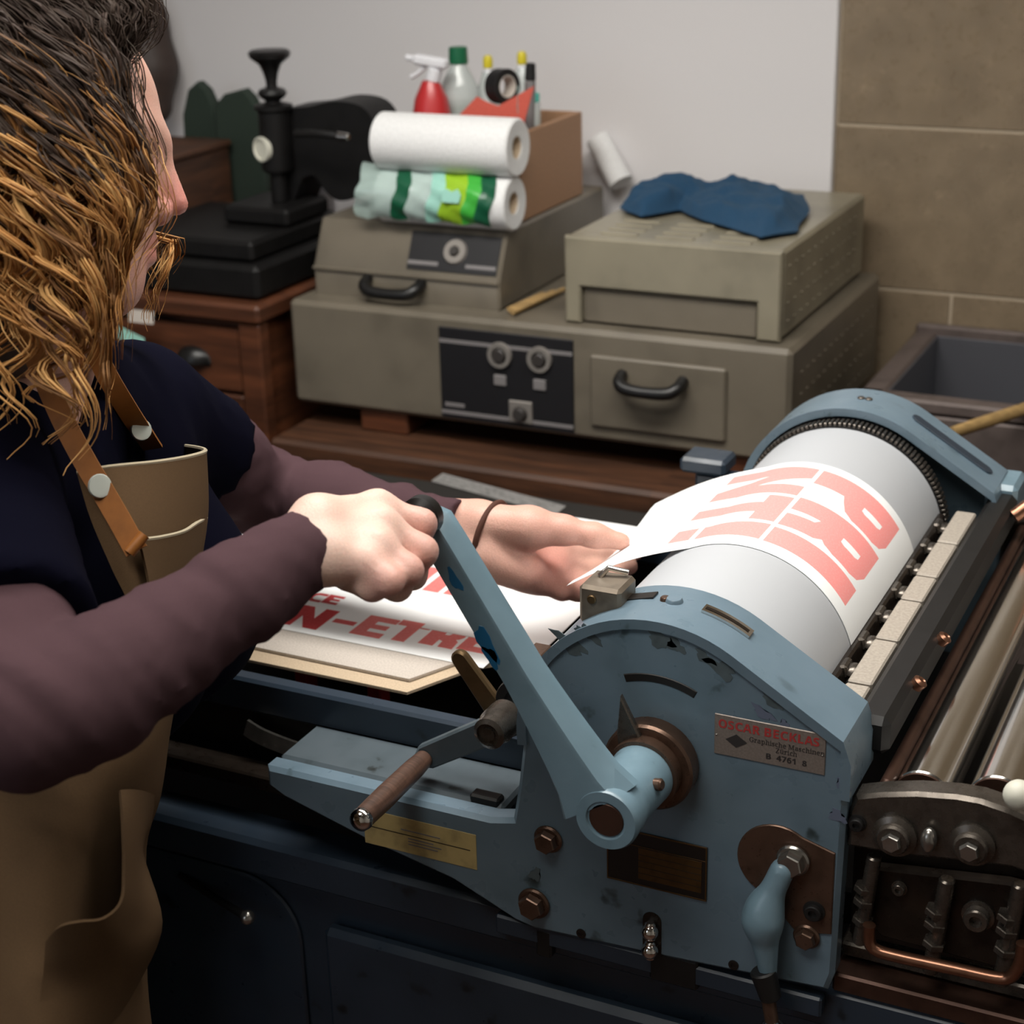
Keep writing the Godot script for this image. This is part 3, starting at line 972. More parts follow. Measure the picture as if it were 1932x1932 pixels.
# ------------------------------------------------------------------ paper rolls, crate and bottles
func crate_and_bottles():
	var top := 1.106
	# two kitchen rolls
	var rl := 0.0405
	var c1 := OY(972, 384, top + rl + 0.001)
	var spec := [[c1.x - 0.222, c1.x, c1.y, c1.z, rl], [0, 0, 0, 0, 0.043]]
	var c2 := OZ(978, 286, c1.z - 0.004)
	c2.y = c1.y + rl + 0.043 - 0.0015
	spec[1] = [c2.x - 0.230, c2.x, c2.y, c2.z, 0.043]
	for k in 2:
		var q: Array = spec[k]
		var t := thing("paper_roll", ["white kitchen paper roll half in its green wrapper", "bare white kitchen paper roll lying on top of another roll"][k], "paper roll", Vector3((q[0] + q[1]) * 0.5, q[2] - q[4], q[3]))
		var rr: float = q[4]
		part("paper", glathe(Vector3(q[0], q[2], q[3]), Vector3(1, 0, 0), [Vector2(0.017, 0.002), Vector2(rr - 0.003, 0.0), Vector2(rr, 0.003), Vector2(rr, q[1] - q[0] - 0.003), Vector2(rr - 0.003, q[1] - q[0]), Vector2(0.017, q[1] - q[0] - 0.002), Vector2(0.017, 0.002)], 40), M.paper_white, t)
		part("core", glathe(Vector3(q[0] + 0.004, q[2], q[3]), Vector3(1, 0, 0), [Vector2(0.0172, 0), Vector2(0.0172, q[1] - q[0] - 0.008), Vector2(0.0158, q[1] - q[0] - 0.008), Vector2(0.0158, 0), Vector2(0.0172, 0)], 24), M.card_tan, t)
	# torn wrapper round the lower roll: clear film with green print
	var q0: Array = spec[0]
	var wt := thing("plastic_wrapper", "torn clear plastic wrapper with green print around lower paper roll", "wrapper", Vector3(q0[0], top, q0[3]))
	var bands := [[-0.03, 0.035, "clear_film"], [0.035, 0.06, "wrap_dark"], [0.06, 0.095, "clear_film"], [0.095, 0.118, "wrap_mint"], [0.118, 0.155, "wrap_lime"], [0.155, 0.178, "wrap_green"], [0.178, 0.202, "wrap_dark"]]
	for b in bands:
		var g := Geo.new()
		var rows := []
		for i in 25:
			var a := lerpf(-0.75, 2.15, i / 24.0)
			var r := []
			for j in 4:
				var x: float = q0[0] + lerpf(b[0], b[1], j / 3.0)
				var R: float = q0[4] + 0.0022 + 0.0022 * sin(a * 9.0 + x * 120.0) + (0.004 if x < q0[0] else 0.0) * sin(a * 5.0)
				# open towards the top and the back; a runs from below the front to over the top
				r.append(Vector3(x + 0.006 * sin(a * 3.0), maxf(q0[2] + sin(a) * R, top + 0.0015), q0[3] + cos(a) * R))
			rows.append(r)
		g.sheet(rows, 0.0006)
		part("film_band", g.mesh(70), M[b[2]], wt)
	var em := Geo.new()
	em.prism([Vector2(-0.014, -0.010), Vector2(0.014, -0.010), Vector2(0.016, 0.002), Vector2(0.010, 0.011), Vector2(0.0, 0.006), Vector2(-0.010, 0.011), Vector2(-0.016, 0.002)], Vector3(q0[0] + 0.138, q0[2] + 0.014, q0[3] + q0[4] + 0.003), Vector3(1, 0, 0), Vector3(0, 0.95, -0.31), 0, 0.0012, 0.0003)
	part("emblem", em.mesh(), M.wrap_mint, wt)
	# crate of thin wood
	var fb := OY(1003, 412, top)
	var xr := fb.x
	var zf := c1.z - 0.056
	var zb := -2.585
	var ch := 0.134
	var xl := xr - 0.215
	var ct := thing("wood_crate", "open plywood crate full of bottles behind the paper rolls", "crate", Vector3((xl + xr) * 0.5, top, (zf + zb) * 0.5))
	part("side_panel", gbox(Vector3(xr - 0.010, top + 0.001, zb), Vector3(xr, top + ch, zf), 0.0015), M.crate_wood, ct)
	part("side_panel", gbox(Vector3(xl, top + 0.001, zb), Vector3(xl + 0.010, top + ch, zf), 0.0015), M.crate_wood, ct)
	part("front_panel", gbox(Vector3(xl + 0.0102, top + 0.001, zf - 0.010), Vector3(xr - 0.0102, top + ch * 0.9, zf), 0.0015), M.crate_wood, ct)
	part("back_panel", gbox(Vector3(xl + 0.0102, top + 0.001, zb), Vector3(xr - 0.0102, top + ch, zb + 0.010), 0.0015), M.crate_wood, ct)
	part("bottom", gbox(Vector3(xl + 0.0102, top + 0.0005, zb + 0.0102), Vector3(xr - 0.0102, top + 0.008, zf - 0.0102), 0.001), M.crate_wood, ct)
	var fl := top + 0.009
	# red spray bottle, white trigger head
	var p := OZ(815, 215, zf - 0.050)
	var b := Vector3(p.x, fl, p.z)
	var t := thing("spray_bottle", "red spray bottle with a white trigger head in the crate", "spray bottle", b)
	var sy := OZ(815, 152, p.z).y - fl
	part("bottle", glathe(b, Vector3.UP, [Vector2(0, 0), Vector2(0.036, 0), Vector2(0.038, 0.004), Vector2(0.036, sy * 0.55), Vector2(0.026, sy * 0.86), Vector2(0.013, sy), Vector2(0, sy)], 28), M.red_plastic, t)
	var hd := b + Vector3(0.004, sy, 0)
	var g2 := Geo.new()
	g2.cyl(hd, hd + Vector3(0.006, 0.020, 0), 0.012, 0.011)
	g2.box(Vector3(-0.036, 0, -0.010), Vector3(0.022, 0.016, 0.010), 0.004, Basis(Vector3(0, 0, 1), -0.12), hd + Vector3(0.004, 0.020, 0))
	part("spray_head", g2.mesh(), M.white_plastic, t)
	part("trigger", gtube(smooth_path([hd + Vector3(-0.014, 0.020, 0), hd + Vector3(-0.026, 0.010, 0), hd + Vector3(-0.038, 0.004, 0)], 4), [0.0042], 8), M.white_plastic, t)
	part("nozzle", gcyl(hd + Vector3(-0.030, 0.032, 0), hd + Vector3(-0.046, 0.034, 0), 0.005), M.white_plastic, t)
	# green-capped bottle
	p = OZ(868, 200, zf - 0.110)
	b = Vector3(p.x, fl, p.z)
	t = thing("green_cap_bottle", "clear bottle of green liquid with a dark green cap", "bottle", b)
	sy = OZ(868, 118, p.z).y - fl
	part("body", glathe(b, Vector3.UP, [Vector2(0, 0), Vector2(0.031, 0), Vector2(0.033, 0.004), Vector2(0.033, sy - 0.055), Vector2(0.027, sy - 0.03), Vector2(0.015, sy - 0.008), Vector2(0.013, sy), Vector2(0, sy)], 28), M.clear_plastic, t)
	part("liquid", glathe(b, Vector3.UP, [Vector2(0, 0.002), Vector2(0.0305, 0.002), Vector2(0.0318, 0.006), Vector2(0.0318, sy - 0.062), Vector2(0, sy - 0.062)], 28), M.green_liquid, t)
	part("cap", gcyl(b + Vector3(0, sy - 0.002, 0), b + Vector3(0, sy + 0.024, 0), 0.0155, 0.0145), M.green_cap, t)
	# two squeeze bottles with yellow tips
	for k in 2:
		p = OZ([921.0, 985.0][k], [135.0, 128.0][k], zf - 0.155 + 0.01 * k)
		b = Vector3(p.x, fl, p.z)
		sy = p.y - fl
		t = thing("squeeze_bottle", ["translucent squeeze bottle with yellow tip beside the green cap", "translucent squeeze bottle with yellow tip behind the black tape"][k], "bottle", b, "yellow-tipped squeeze bottles")
		part("body", glathe(b, Vector3.UP, [Vector2(0, 0), Vector2(0.022, 0), Vector2(0.024, 0.004), Vector2(0.024, sy - 0.05), Vector2(0.018, sy - 0.025), Vector2(0.009, sy), Vector2(0, sy)], 24), M.clear_plastic, t)
		part("neck", gcyl(b + Vector3(0, sy - 0.012, 0), b + Vector3(0, sy + 0.006, 0), 0.0095, 0.007), M.white_plastic, t)
		part("tip", glathe(b + Vector3(0, sy + 0.006, 0), Vector3.UP, [Vector2(0, 0), Vector2(0.0072, 0), Vector2(0.0078, 0.004), Vector2(0.0076, 0.014), Vector2(0.005, 0.019), Vector2(0, 0.02)], 16), M.yellow_cap, t)
	# roll of black tape standing on edge
	p = OZ(948, 163, zf - 0.045)
	var ax := Vector3(0.93, 0.05, 0.37).normalized()
	t = thing("tape_roll", "roll of black adhesive tape on top of the crate", "tape", p - Vector3(0, 0.03, 0))
	part("tape", glathe(p - ax * 0.012, ax, [Vector2(0.017, 0), Vector2(0.026, 0), Vector2(0.0265, 0.001), Vector2(0.0265, 0.023), Vector2(0.026, 0.024), Vector2(0.017, 0.024), Vector2(0.017, 0)], 32), M.tape_black, t)
	part("core", glathe(p - ax * 0.0118, ax, [Vector2(0.0168, 0), Vector2(0.0168, 0.0238), Vector2(0.0154, 0.0238), Vector2(0.0154, 0), Vector2(0.0168, 0)], 24), M.card_grey, t)
	# folded red card leaning out of the crate
	var zc := zf - 0.024
	var g := Geo.new()
	var outl := []
	for q in [[862, 222], [900, 182], [918, 192], [940, 200], [965, 186], [1008, 162], [990, 228]]:
		var w := OZ(q[0], q[1], zc)
		outl.append(Vector2(w.x, w.y))
	outl.append(Vector2(outl[6].x, fl + 0.02))
	outl.append(Vector2(outl[0].x, fl + 0.02))
	g.prism(outl, Vector3.ZERO, Vector3(1, 0, 0), Vector3(0, 1, 0), zc - 0.0012, zc + 0.0012, 0.0004)
	single("folded_card", g.mesh(), M.red_card, "torn salmon-red card sticking up in the crate", "card")
	# marker with a black cap
	p = OZ(1031, 120, zf - 0.09)
	p.x = minf(p.x, xr - 0.022)
	b = Vector3(p.x - 0.012, fl, p.z)
	var dr := (p - b).normalized()
	t = thing("marker", "grey marker pen with a black cap standing in the crate", "marker", b)
	part("barrel", gcyl(b + dr * 0.01, b + dr * (b.distance_to(p) - 0.026), 0.0085), M.panel_line, t)
	part("cap", gcyl(b + dr * (b.distance_to(p) - 0.026), p, 0.0088, 0.0075), M.tape_black, t)
	# small teal capped tube
	p = OZ(1040, 184, zf - 0.10)
	p.x = minf(p.x, xr - 0.022)
	b = Vector3(p.x, fl, p.z)
	t = thing("small_tube", "small tube with a teal cap in the crate corner", "tube", b)
	part("tube_body", gcyl(b, Vector3(p.x, p.y - 0.008, p.z), 0.0095), M.clear_plastic, t)
	part("cap", gcyl(Vector3(p.x, p.y - 0.008, p.z), Vector3(p.x, p.y + 0.006, p.z), 0.0085), M.teal, t)
	# a crinkled clear bag between the tubes
	var nz := FastNoiseLite.new()
	nz.seed = 5
	nz.frequency = 55.0
	var rows := []
	for i in 13:
		var r := []
		for j in 13:
			var w := OZ(lerpf(992, 1050, j / 12.0), lerpf(165, 250, i / 12.0), zf - 0.02)
			w.z += 0.008 * nz.get_noise_2d(w.x, w.y) - 0.004
			w.x = minf(w.x, xr - 0.013)
			r.append(w)
		rows.append(r)
	g = Geo.new()
	g.sheet(rows, 0.0008)
	single("plastic_bag", g.mesh(20), M.clear_film, "crinkled clear plastic bag stuffed in the crate", "bag")
	# short white rounded shape against the wall
	var ra := OZ(1128, 262, -2.695)
	var rb := OZ(1172, 345, -2.672)
	g = Geo.new()
	g.tube([ra, rb], [0.021], 20)
	single("white_shape", g.mesh(50), M.paper_white, "short white rounded shape leaning on the white wall", "paper")

# ------------------------------------------------------------------ the black hand press on the chest
func poly_px(pts: Array, z: float) -> Array:
	var o := []
	for q in pts:
		var w := OZ(q[0], q[1], z)
		o.append(Vector2(w.x, w.y))
	return o
func curve2(pts: Array, per := 5, closed := true) -> Array:
	var out := []
	var n := pts.size()
	for i in (n if closed else n - 1):
		var a: Vector2 = pts[(i + n - 1) % n] if closed or i > 0 else pts[i]
		var b: Vector2 = pts[i]
		var c: Vector2 = pts[(i + 1) % n]
		var d: Vector2 = pts[(i + 2) % n] if closed or i + 2 < n else c
		for k in per: out.append(b.cubic_interpolate(c, a, d, float(k) / per))
	if not closed: out.append(pts[-1])
	return out
func hand_press():
	var top := 0.993
	var z := -2.40
	var t := thing("hand_press", "black cast-iron hand press with mushroom knob and curved arm on the chest", "hand press", Vector3(-1.62, top, z))
	var b0 := OY(345, 548, top)
	part("base", gbox(Vector3(-1.80, top, -2.46), Vector3(-1.500, top + 0.055, -2.17), 0.008), M.press_black, t)
	part("bed", gbox(Vector3(-1.78, top + 0.0555, -2.45), Vector3(-1.52, top + 0.088, -2.19), 0.006), M.press_black, t)
	# swan-neck arm
	var arm := curve2(poly_px([[540, 205], [600, 196], [650, 186], [700, 196], [724, 232], [716, 275], [722, 310], [716, 345], [690, 366], [655, 372], [630, 352], [612, 326], [590, 330], [578, 360], [560, 400], [545, 402], [530, 320], [530, 240]], z), 4)
	var g := Geo.new()
	g.prism(arm, Vector3.ZERO, Vector3(1, 0, 0), Vector3(0, 1, 0), z - 0.05, z + 0.03, 0.010)
	part("arm", g.mesh(), M.press_black, t)
	# guide column, head and knob
	var cx := OZ(523, 300, z + 0.045).x
	var yb := top + 0.088
	var y1 := OZ(525, 300, z + 0.045).y
	var y2 := OZ(525, 196, z + 0.045).y
	var zc := z + 0.045
	part("ram", gcyl(Vector3(cx, yb + 0.03, zc), Vector3(cx, y1, zc), 0.014), M.press_black, t)
	part("platen", gbox(Vector3(cx - 0.075, yb + 0.001, zc - 0.07), Vector3(cx + 0.05, yb + 0.03, zc + 0.06), 0.006), M.press_black, t)
	part("head", glathe(Vector3(cx, y1 - 0.02, zc), Vector3.UP, [Vector2(0, 0), Vector2(0.022, 0), Vector2(0.026, 0.006), Vector2(0.026, y2 - y1 + 0.008), Vector2(0.031, y2 - y1 + 0.012), Vector2(0.031, y2 - y1 + 0.018), Vector2(0.016, y2 - y1 + 0.022), Vector2(0, y2 - y1 + 0.022)], 28), M.press_black, t)
	var k0 := OZ(514, 190, zc)
	var k1 := OZ(507, 94, zc)
	var kl := k1.y - k0.y
	part("knob", glathe(Vector3(cx, k0.y, zc), Vector3.UP, [Vector2(0, -0.02), Vector2(0.012, -0.02), Vector2(0.012, 0.0), Vector2(0.020, 0.006), Vector2(0.024, 0.012), Vector2(0.020, 0.018), Vector2(0.009, 0.022), Vector2(0.009, 0.03), Vector2(0.012, kl * 0.55), Vector2(0.018, kl * 0.72), Vector2(0.032, kl * 0.86), Vector2(0.034, kl * 0.95), Vector2(0.029, kl), Vector2(0, kl + 0.001)], 32), M.knob_black, t)
	part("collar", glathe(Vector3(cx, k0.y - 0.012, zc), Vector3.UP, [Vector2(0.0125, 0), Vector2(0.016, 0), Vector2(0.016, 0.008), Vector2(0.0125, 0.008), Vector2(0.0125, 0)], 24), M.brass, t)
	var dc := OZ(493, 283, zc + 0.03)
	part("gauge", glathe(Vector3(dc.x, dc.y, zc + 0.018), Vector3(-0.35, 0, 1), [Vector2(0, 0), Vector2(0.018, 0), Vector2(0.020, 0.002), Vector2(0.020, 0.010), Vector2(0.017, 0.011), Vector2(0.016, 0.008), Vector2(0, 0.008)], 28), M.dial_white, t, "small white round gauge")
	# lever with a bright tip
	var la := OZ(560, 252, zc + 0.03)
	var lb := OZ(650, 258, zc + 0.05)
	part("lever", gtube(smooth_path([la, la.lerp(lb, 0.5) + Vector3(0, 0.004, 0.01), lb], 5), [0.007, 0.006], 10), M.black_iron, t)
	part("lever_tip", gcyl(lb - Vector3(0.012, 0, 0), lb + Vector3(0.008, 0, 0), 0.0075, 0.006), M.chrome, t)
	# things standing behind it
	for k in 2:
		var g2 := Geo.new()
		var px: Array = [[[352, 305], [352, 215], [362, 168], [380, 152], [398, 168], [412, 200], [414, 305]], [[412, 305], [414, 195], [430, 176], [466, 166], [482, 182], [502, 225], [502, 305]]][k]
		var pl := poly_px(px, -2.62 + 0.03 * k)
		pl[0].y = top
		pl[-1].y = top
		g2.prism(pl, Vector3.ZERO, Vector3(1, 0, 0), Vector3(0, 1, 0), -2.63 + 0.03 * k, -2.605 + 0.03 * k, 0.004)
		single("green_guard", g2.mesh(), M.green_felt, ["dark green pointed metal guard behind the hand press", "dark green rounded metal guard beside the hand press knob"][k], "metal guard")
	# white cup seen under the arm
	var cu := OZ(594, 372, -2.55)
	single("white_cup", glathe(Vector3(cu.x, top, -2.55), Vector3.UP, [Vector2(0, 0), Vector2(0.030, 0), Vector2(0.034, 0.004), Vector2(0.038, cu.y - top + 0.05), Vector2(0.0355, cu.y - top + 0.05), Vector2(0.031, 0.008), Vector2(0, 0.006)], 28), M.white_plastic, "white cup standing behind the curved press arm", "cup")
	# low dark box with papers to the left
	var lo := OZ(330, 292, -2.46)
	part_box("storage_box", Vector3(-1.98, top, -2.56), Vector3(-1.806, OZ(400, 296, -2.40).y, -2.28), M.bench_wood, "low dark wooden box left of the hand press", "box")
	# dark leather bag hanging from a hook on the wall
	var bag := Nets.new()
	var P0 := OZ(262, 40, -2.66)
	var P1 := OZ(285, 130, -2.65)
	var P2 := OZ(290, 200, -2.64)
	var bl := [[P0, P1, 0.055, 0.045], [P1, P2, 0.045, 0.035], [P0 + Vector3(-0.04, 0.03, 0), P1 + Vector3(-0.05, 0, 0), 0.05, 0.05]]
	bag.grow(P0 - Vector3(0.16, 0.22, 0.075), P0 + Vector3(0.12, 0.12, 0.09), 0.008, func(q): return maxf(bones(q, bl, 0.03), -(q.z + 2.706)))
	var hb := thing("leather_bag", "dark brown leather bag hanging on the wall behind the printer", "bag", P0)
	part("pouch", bag.mesh(), M.leather_dark, hb)
	part("hook", gtube(smooth_path([P0 + Vector3(0, 0.09, 0.0), P0 + Vector3(0, 0.13, 0.005), P0 + Vector3(0, 0.14, -0.03), Vector3(P0.x, P0.y + 0.14, -2.711)], 4), [0.004], 8), M.black_iron, hb)
func part_box(called: String, lo: Vector3, hi: Vector3, m: Material, label: String, cat: String):
	var t := thing(called, label, cat, Vector3((lo.x + hi.x) * 0.5, lo.y, (lo.z + hi.z) * 0.5))
	part("body", gbox(lo, Vector3(hi.x, hi.y - 0.012, hi.z), 0.003), m, t)
	part("lid", gbox(Vector3(lo.x - 0.004, hi.y - 0.0118, lo.z - 0.004), Vector3(hi.x + 0.004, hi.y, hi.z + 0.004), 0.003), m, t)

# ------------------------------------------------------------------ sink on the right
func sink():
	var y := 0.896
	var x0 := -0.60
	var x1 := 0.35
	var z0 := -2.718
	var z1 := -2.345
	var t := thing("sink", "deep dark steel trough sink set against the stone tiles", "sink", Vector3(-0.1, 0, -2.53))
	var w := 0.035
	part("cabinet", gbox(Vector3(x0 + 0.01, 0.0, z0 + 0.02), Vector3(x1 - 0.01, 0.60, z1 - 0.012), 0.004), M.sink_frame, t)
	part("apron_front", gbox(Vector3(x0, 0.601, z1 - 0.014), Vector3(x1, y - 0.022, z1), 0.003), M.sink_frame, t)
	var g := Geo.new()
	g.box(Vector3(x0, y - 0.02, z1 - w), Vector3(x1, y, z1), 0.004)
	g.box(Vector3(x0, y - 0.02, z0 + 0.001), Vector3(x1, y + 0.012, z0 + 0.018), 0.004)
	g.box(Vector3(x0, y - 0.02, z0), Vector3(x0 + w, y, z1), 0.004)
	g.box(Vector3(x1 - w, y - 0.02, z0), Vector3(x1, y, z1), 0.004)
	part("rim", g.mesh(), M.sink_frame, t)
	g = Geo.new()
	var bx0 := x0 + w
	var bx1 := x1 - w
	var bz0 := z0 + 0.019
	var bz1 := z1 - w
	var yb := y - 0.22
	g.box(Vector3(bx0, yb - 0.004, bz0), Vector3(bx1, yb, bz1), 0.001)
	g.box(Vector3(bx0, yb, bz0), Vector3(bx1, y - 0.004, bz0 + 0.003), 0.001)
	g.box(Vector3(bx0, yb, bz1 - 0.003), Vector3(bx1, y - 0.004, bz1), 0.001)
	g.box(Vector3(bx0, yb, bz0), Vector3(bx0 + 0.003, y - 0.004, bz1), 0.001)
	g.box(Vector3(bx1 - 0.003, yb, bz0), Vector3(bx1, y - 0.004, bz1), 0.001)
	part("basin", g.mesh(), M.sink_steel, t)
	var a := OY(1795, 817, y + 0.009)
	var b := OY(1932, 772, y + 0.009)
	b = a + (b - a) * 1.25
	var st := thing("wood_stick", "round pale wooden stick lying on the sink edge", "stick", a)
	part("shaft", gtube([a, a.lerp(b, 0.3), b], [0.008, 0.009, 0.009], 12), M.stick_wood, st)

# ------------------------------------------------------------------ the cylinder press
const AX := Vector2(-0.446, 0.956)
const RC := 0.1086
const ZP := -1.15
func arc2(c: Vector2, r: float, a0: float, a1: float, n: int) -> Array:
	var o := []
	for k in n + 1:
		var a := deg_to_rad(lerpf(a0, a1, float(k) / n))
		o.append(c + Vector2(cos(a), sin(a)) * r)
	return o
func guard_line(r: float, off: float) -> Array:
	# left end, over the cylinder, then straight down to the right
	var o := arc2(AX, r, 186.0, 59.0, 26)
	o.append(Vector2(-0.291 - off * 0.2, 1.006 - off))
	o.append(Vector2(-0.284 - off, 0.986 - off * 0.3))
	o.append(Vector2(-0.284 - off, 0.955))
	return o
func guard_band(z0: float, z1: float) -> ArrayMesh:
	var outer := guard_line(0.124, 0.0)
	var inner := guard_line(0.1155, 0.0085)
	inner.reverse()
	var g := Geo.new()
	g.prism(outer + inner, Vector3.ZERO, Vector3(1, 0, 0), Vector3(0, 1, 0), z0, z1, 0.0022)
	return g.mesh(28)
func hexbolt(called: String, x: float, y: float, z: float, r: float, h: float, m: Material, parent: Node3D):
	var g := Geo.new()
	g.cyl(Vector3(x, y, z), Vector3(x, y, z + h * 0.35), r * 1.25, -1, 24)
	g.cyl(Vector3(x, y, z + h * 0.35), Vector3(x, y, z + h), r, r * 0.94, 6, 0.001)
	part(called, g.mesh(), m, parent)
func capscrew(called: String, x: float, y: float, z: float, r: float, h: float, m: Material, parent: Node3D):
	part(called, glathe(Vector3(x, y, z), Vector3(0, 0, 1), [Vector2(0, 0), Vector2(r * 1.3, 0), Vector2(r * 1.3, h * 0.25), Vector2(r, h * 0.28), Vector2(r, h * 0.9), Vector2(r * 0.88, h), Vector2(r * 0.5, h), Vector2(r * 0.5, h * 0.6), Vector2(0, h * 0.6)], 24), m, parent)
func lettering(s: String, x: float, y: float, z: float, height: float, m: Material, parent: Node3D, font := "Droid Sans", bold := false, wide := 1.0):
	var tm := TextMesh.new()
	var f := SystemFont.new()
	f.font_names = PackedStringArray([font])
	if bold: f.font_weight = 700
	tm.font = f
	tm.text = s
	tm.font_size = 32
	tm.pixel_size = height / 24.0
	tm.depth = 0.0003
	tm.curve_step = 2.0
	tm.horizontal_alignment = HORIZONTAL_ALIGNMENT_CENTER
	tm.vertical_alignment = VERTICAL_ALIGNMENT_CENTER
	var o := MeshInstance3D.new()
	o.mesh = tm
	o.material_override = m
	o.name = "lettering"
	parent.add_child(o, true)
	var off := Vector3.ZERO
	var q: Node = parent
	while q and q != self:
		off += (q as Node3D).position
		q = q.get_parent()
	o.position = Vector3(x, y, z) - off
	o.scale = Vector3(wide, 1, 1)

func cylinder_press():
	var t := thing("cylinder_press", "blue-grey cylinder proof press with crank, rollers and bed on a dark base", "printing press", Vector3(-0.6, 0, -1.45))
	# --- bed and base
	var x0 := -2.3
	var x1 := 0.9
	for z in [-1.17, -1.78]:
		part("side_beam", gbox(Vector3(x0, 0.721, z - 0.05), Vector3(x1, 0.762, z), 0.005), M.blue_base, t)
	part("base_panel", gbox(Vector3(x0 + 0.02, 0.16, -1.215), Vector3(x1 - 0.02, 0.72, -1.195), 0.004), M.blue_base, t)
	part("base_lip", gbox(Vector3(-0.80, 0.16, -1.1945), Vector3(x1 - 0.02, 0.676, -1.176), 0.006), M.blue_base, t)
	var cut := [Vector2(-2.2, 0.30), Vector2(-2.2, 0.705), Vector2(-0.90, 0.705)]
	cut.append_array(arc2(Vector2(-0.90, 0.640), 0.065, 90, 0, 8))
	cut.append(Vector2(-0.835, 0.30))
	part("base_recess", gprism(cut, -1.1945, -1.190, 0.002), M.blue_base, t)
	part("base_far", gbox(Vector3(x0 + 0.02, 0.16, -1.82), Vector3(x1 - 0.02, 0.72, -1.80), 0.004), M.blue_base, t)
	for x in [x0 + 0.15, x1 - 0.35]:
		part("foot", gbox(Vector3(x, 0.0, -1.80), Vector3(x + 0.2, 0.16, -1.20), 0.008), M.blue_base, t)
	part("bed_plate", gbox(Vector3(x0, 0.762, -1.76), Vector3(x1, 0.80, -1.262), 0.003), M.bed_iron, t)
	for z in [-1.242, -1.735]:
		part("rail", gbox(Vector3(x0, 0.8575, z - 0.018), Vector3(-0.60, 0.894, z), 0.003), M.blue_base, t)
		part("rail_web", gbox(Vector3(x0, 0.80, z - 0.014), Vector3(-0.60, 0.857, z - 0.006), 0.001), M.black_iron, t)
	part("gear_rack", gbox(Vector3(x0, 0.795, -1.232), Vector3(-0.60, 0.812, -1.205), 0.002), M.oily, t)
	part("bearer_strip", gbox(Vector3(-0.295, 0.7625, -1.20), Vector3(x1, 0.7805, -1.168), 0.002), M.copper_dark, t)
	part("bearer_strip", gbox(Vector3(-0.295, 0.7835, -1.235), Vector3(x1, 0.797, -1.190), 0.002), M.steel_dark, t)
	var kb := OZ(467, 1731, -1.155)
	var kl := part("release_lever", gtube([kb, OZ(400, 1690, -1.18), OZ(340, 1650, -1.19)], [0.0045, 0.004], 10), M.black_iron, t)
	var g := Geo.new()
	g.ball(kb, 0.0075, 18)
	part("ball", g.mesh(60), M.steel, kl)
	# --- near side frame
	var outl := guard_line(0.121, 0.003)
	outl.append_array([Vector2(-0.290, 0.79), Vector2(-0.295, 0.772), Vector2(-0.42, 0.764), Vector2(-0.56, 0.757), Vector2(-0.579, 0.761), Vector2(-0.640, 0.787), Vector2(-0.727, 0.806), Vector2(-0.815, 0.831), Vector2(-0.832, 0.840), Vector2(-0.832, 0.861), Vector2(-0.600, 0.861), Vector2(-0.578, 0.866), Vector2(-0.572, 0.90)])
	part("side_frame", gprism(outl, ZP - 0.026, ZP - 0.003, 0.004), M.blue, t, "blue-grey cast side frame")
	var gb := part("cylinder_guard", guard_band(ZP - 0.072, ZP), M.blue, t)
	var sh := part("shelf", gbox(Vector3(-0.832, 0.8485, -1.241), Vector3(-0.598, 0.861, ZP - 0.0265), 0.003), M.blue_grimy, t, "worn grey-blue shelf of the side frame")
	part("shelf_web", gbox(Vector3(-0.80, 0.81, -1.21), Vector3(-0.598, 0.848, -1.20), 0.002), M.blue_base, sh)
	part("notch_block", gbox(Vector3(-0.632, 0.846, ZP - 0.040), Vector3(-0.603, 0.866, ZP - 0.0265), 0.002), M.black_iron, t)
	part("lower_lug", gbox(Vector3(-0.560, 0.728, -1.168), Vector3(-0.545, 0.757, ZP - 0.006), 0.002), M.black_iron, t)
	part("lower_lug", gbox(Vector3(-0.452, 0.735, -1.168), Vector3(-0.408, 0.765, ZP - 0.006), 0.002), M.black_iron, t)
	part("guide_foot", gbox(Vector3(-0.60, 0.7405, ZP - 0.0185), Vector3(-0.30, 0.760, ZP - 0.0065), 0.002), M.blue_base, t)
	# details of the near guard: slotted plate, screws, opening
	var gz := ZP - 0.042
	var sa := OZ(1328, 1136, gz)
	var sb := OZ(1418, 1176, gz)
	var dv := (sb - sa).normalized()
	var sn := Vector3(-dv.y, dv.x, 0)
	var md := (sa + sb) * 0.5
	var onb := func(x: float) -> Vector3:
		# a point of the guard's outer surface above x
		var dx := clampf((x - AX.x) / 0.124, -1.0, 1.0)
		if x < AX.x + 0.124 * cos(deg_to_rad(59.0)): return Vector3(x, AX.y + 0.124 * sqrt(1.0 - dx * dx), 0)
		var a := AX + Vector2(cos(deg_to_rad(59.0)), sin(deg_to_rad(59.0))) * 0.124
		var f := (x - a.x) / (-0.291 - a.x)
		return Vector3(x, lerpf(a.y, 1.006, f), 0)
	g = Geo.new()
	for k in 6:
		var xx := lerpf(sa.x, sb.x, k / 5.0)
		pass
	var pl := []
	for i in 2:
		var r := []
		for k in 9:
			var q: Vector3 = onb.call(lerpf(sa.x, sb.x, k / 8.0))
			r.append(Vector3(q.x, q.y + 0.0012, gz + (0.006 if i == 0 else -0.006)))
		pl.append(r)
	g = Geo.new()
	g.sheet(pl, 0.0024)
	var sp := part("slot_plate", g.mesh(), M.chrome, gb)
	pl = []
	for i in 2:
		var r := []
		for k in 9:
			var q: Vector3 = onb.call(lerpf(sa.x + 0.002, sb.x - 0.002, k / 8.0))
			r.append(Vector3(q.x, q.y + 0.0022, gz + (0.002 if i == 0 else -0.002)))
		pl.append(r)
	g = Geo.new()
	g.sheet(pl, 0.0012)
	part("slot", g.mesh(), M.oily, sp)
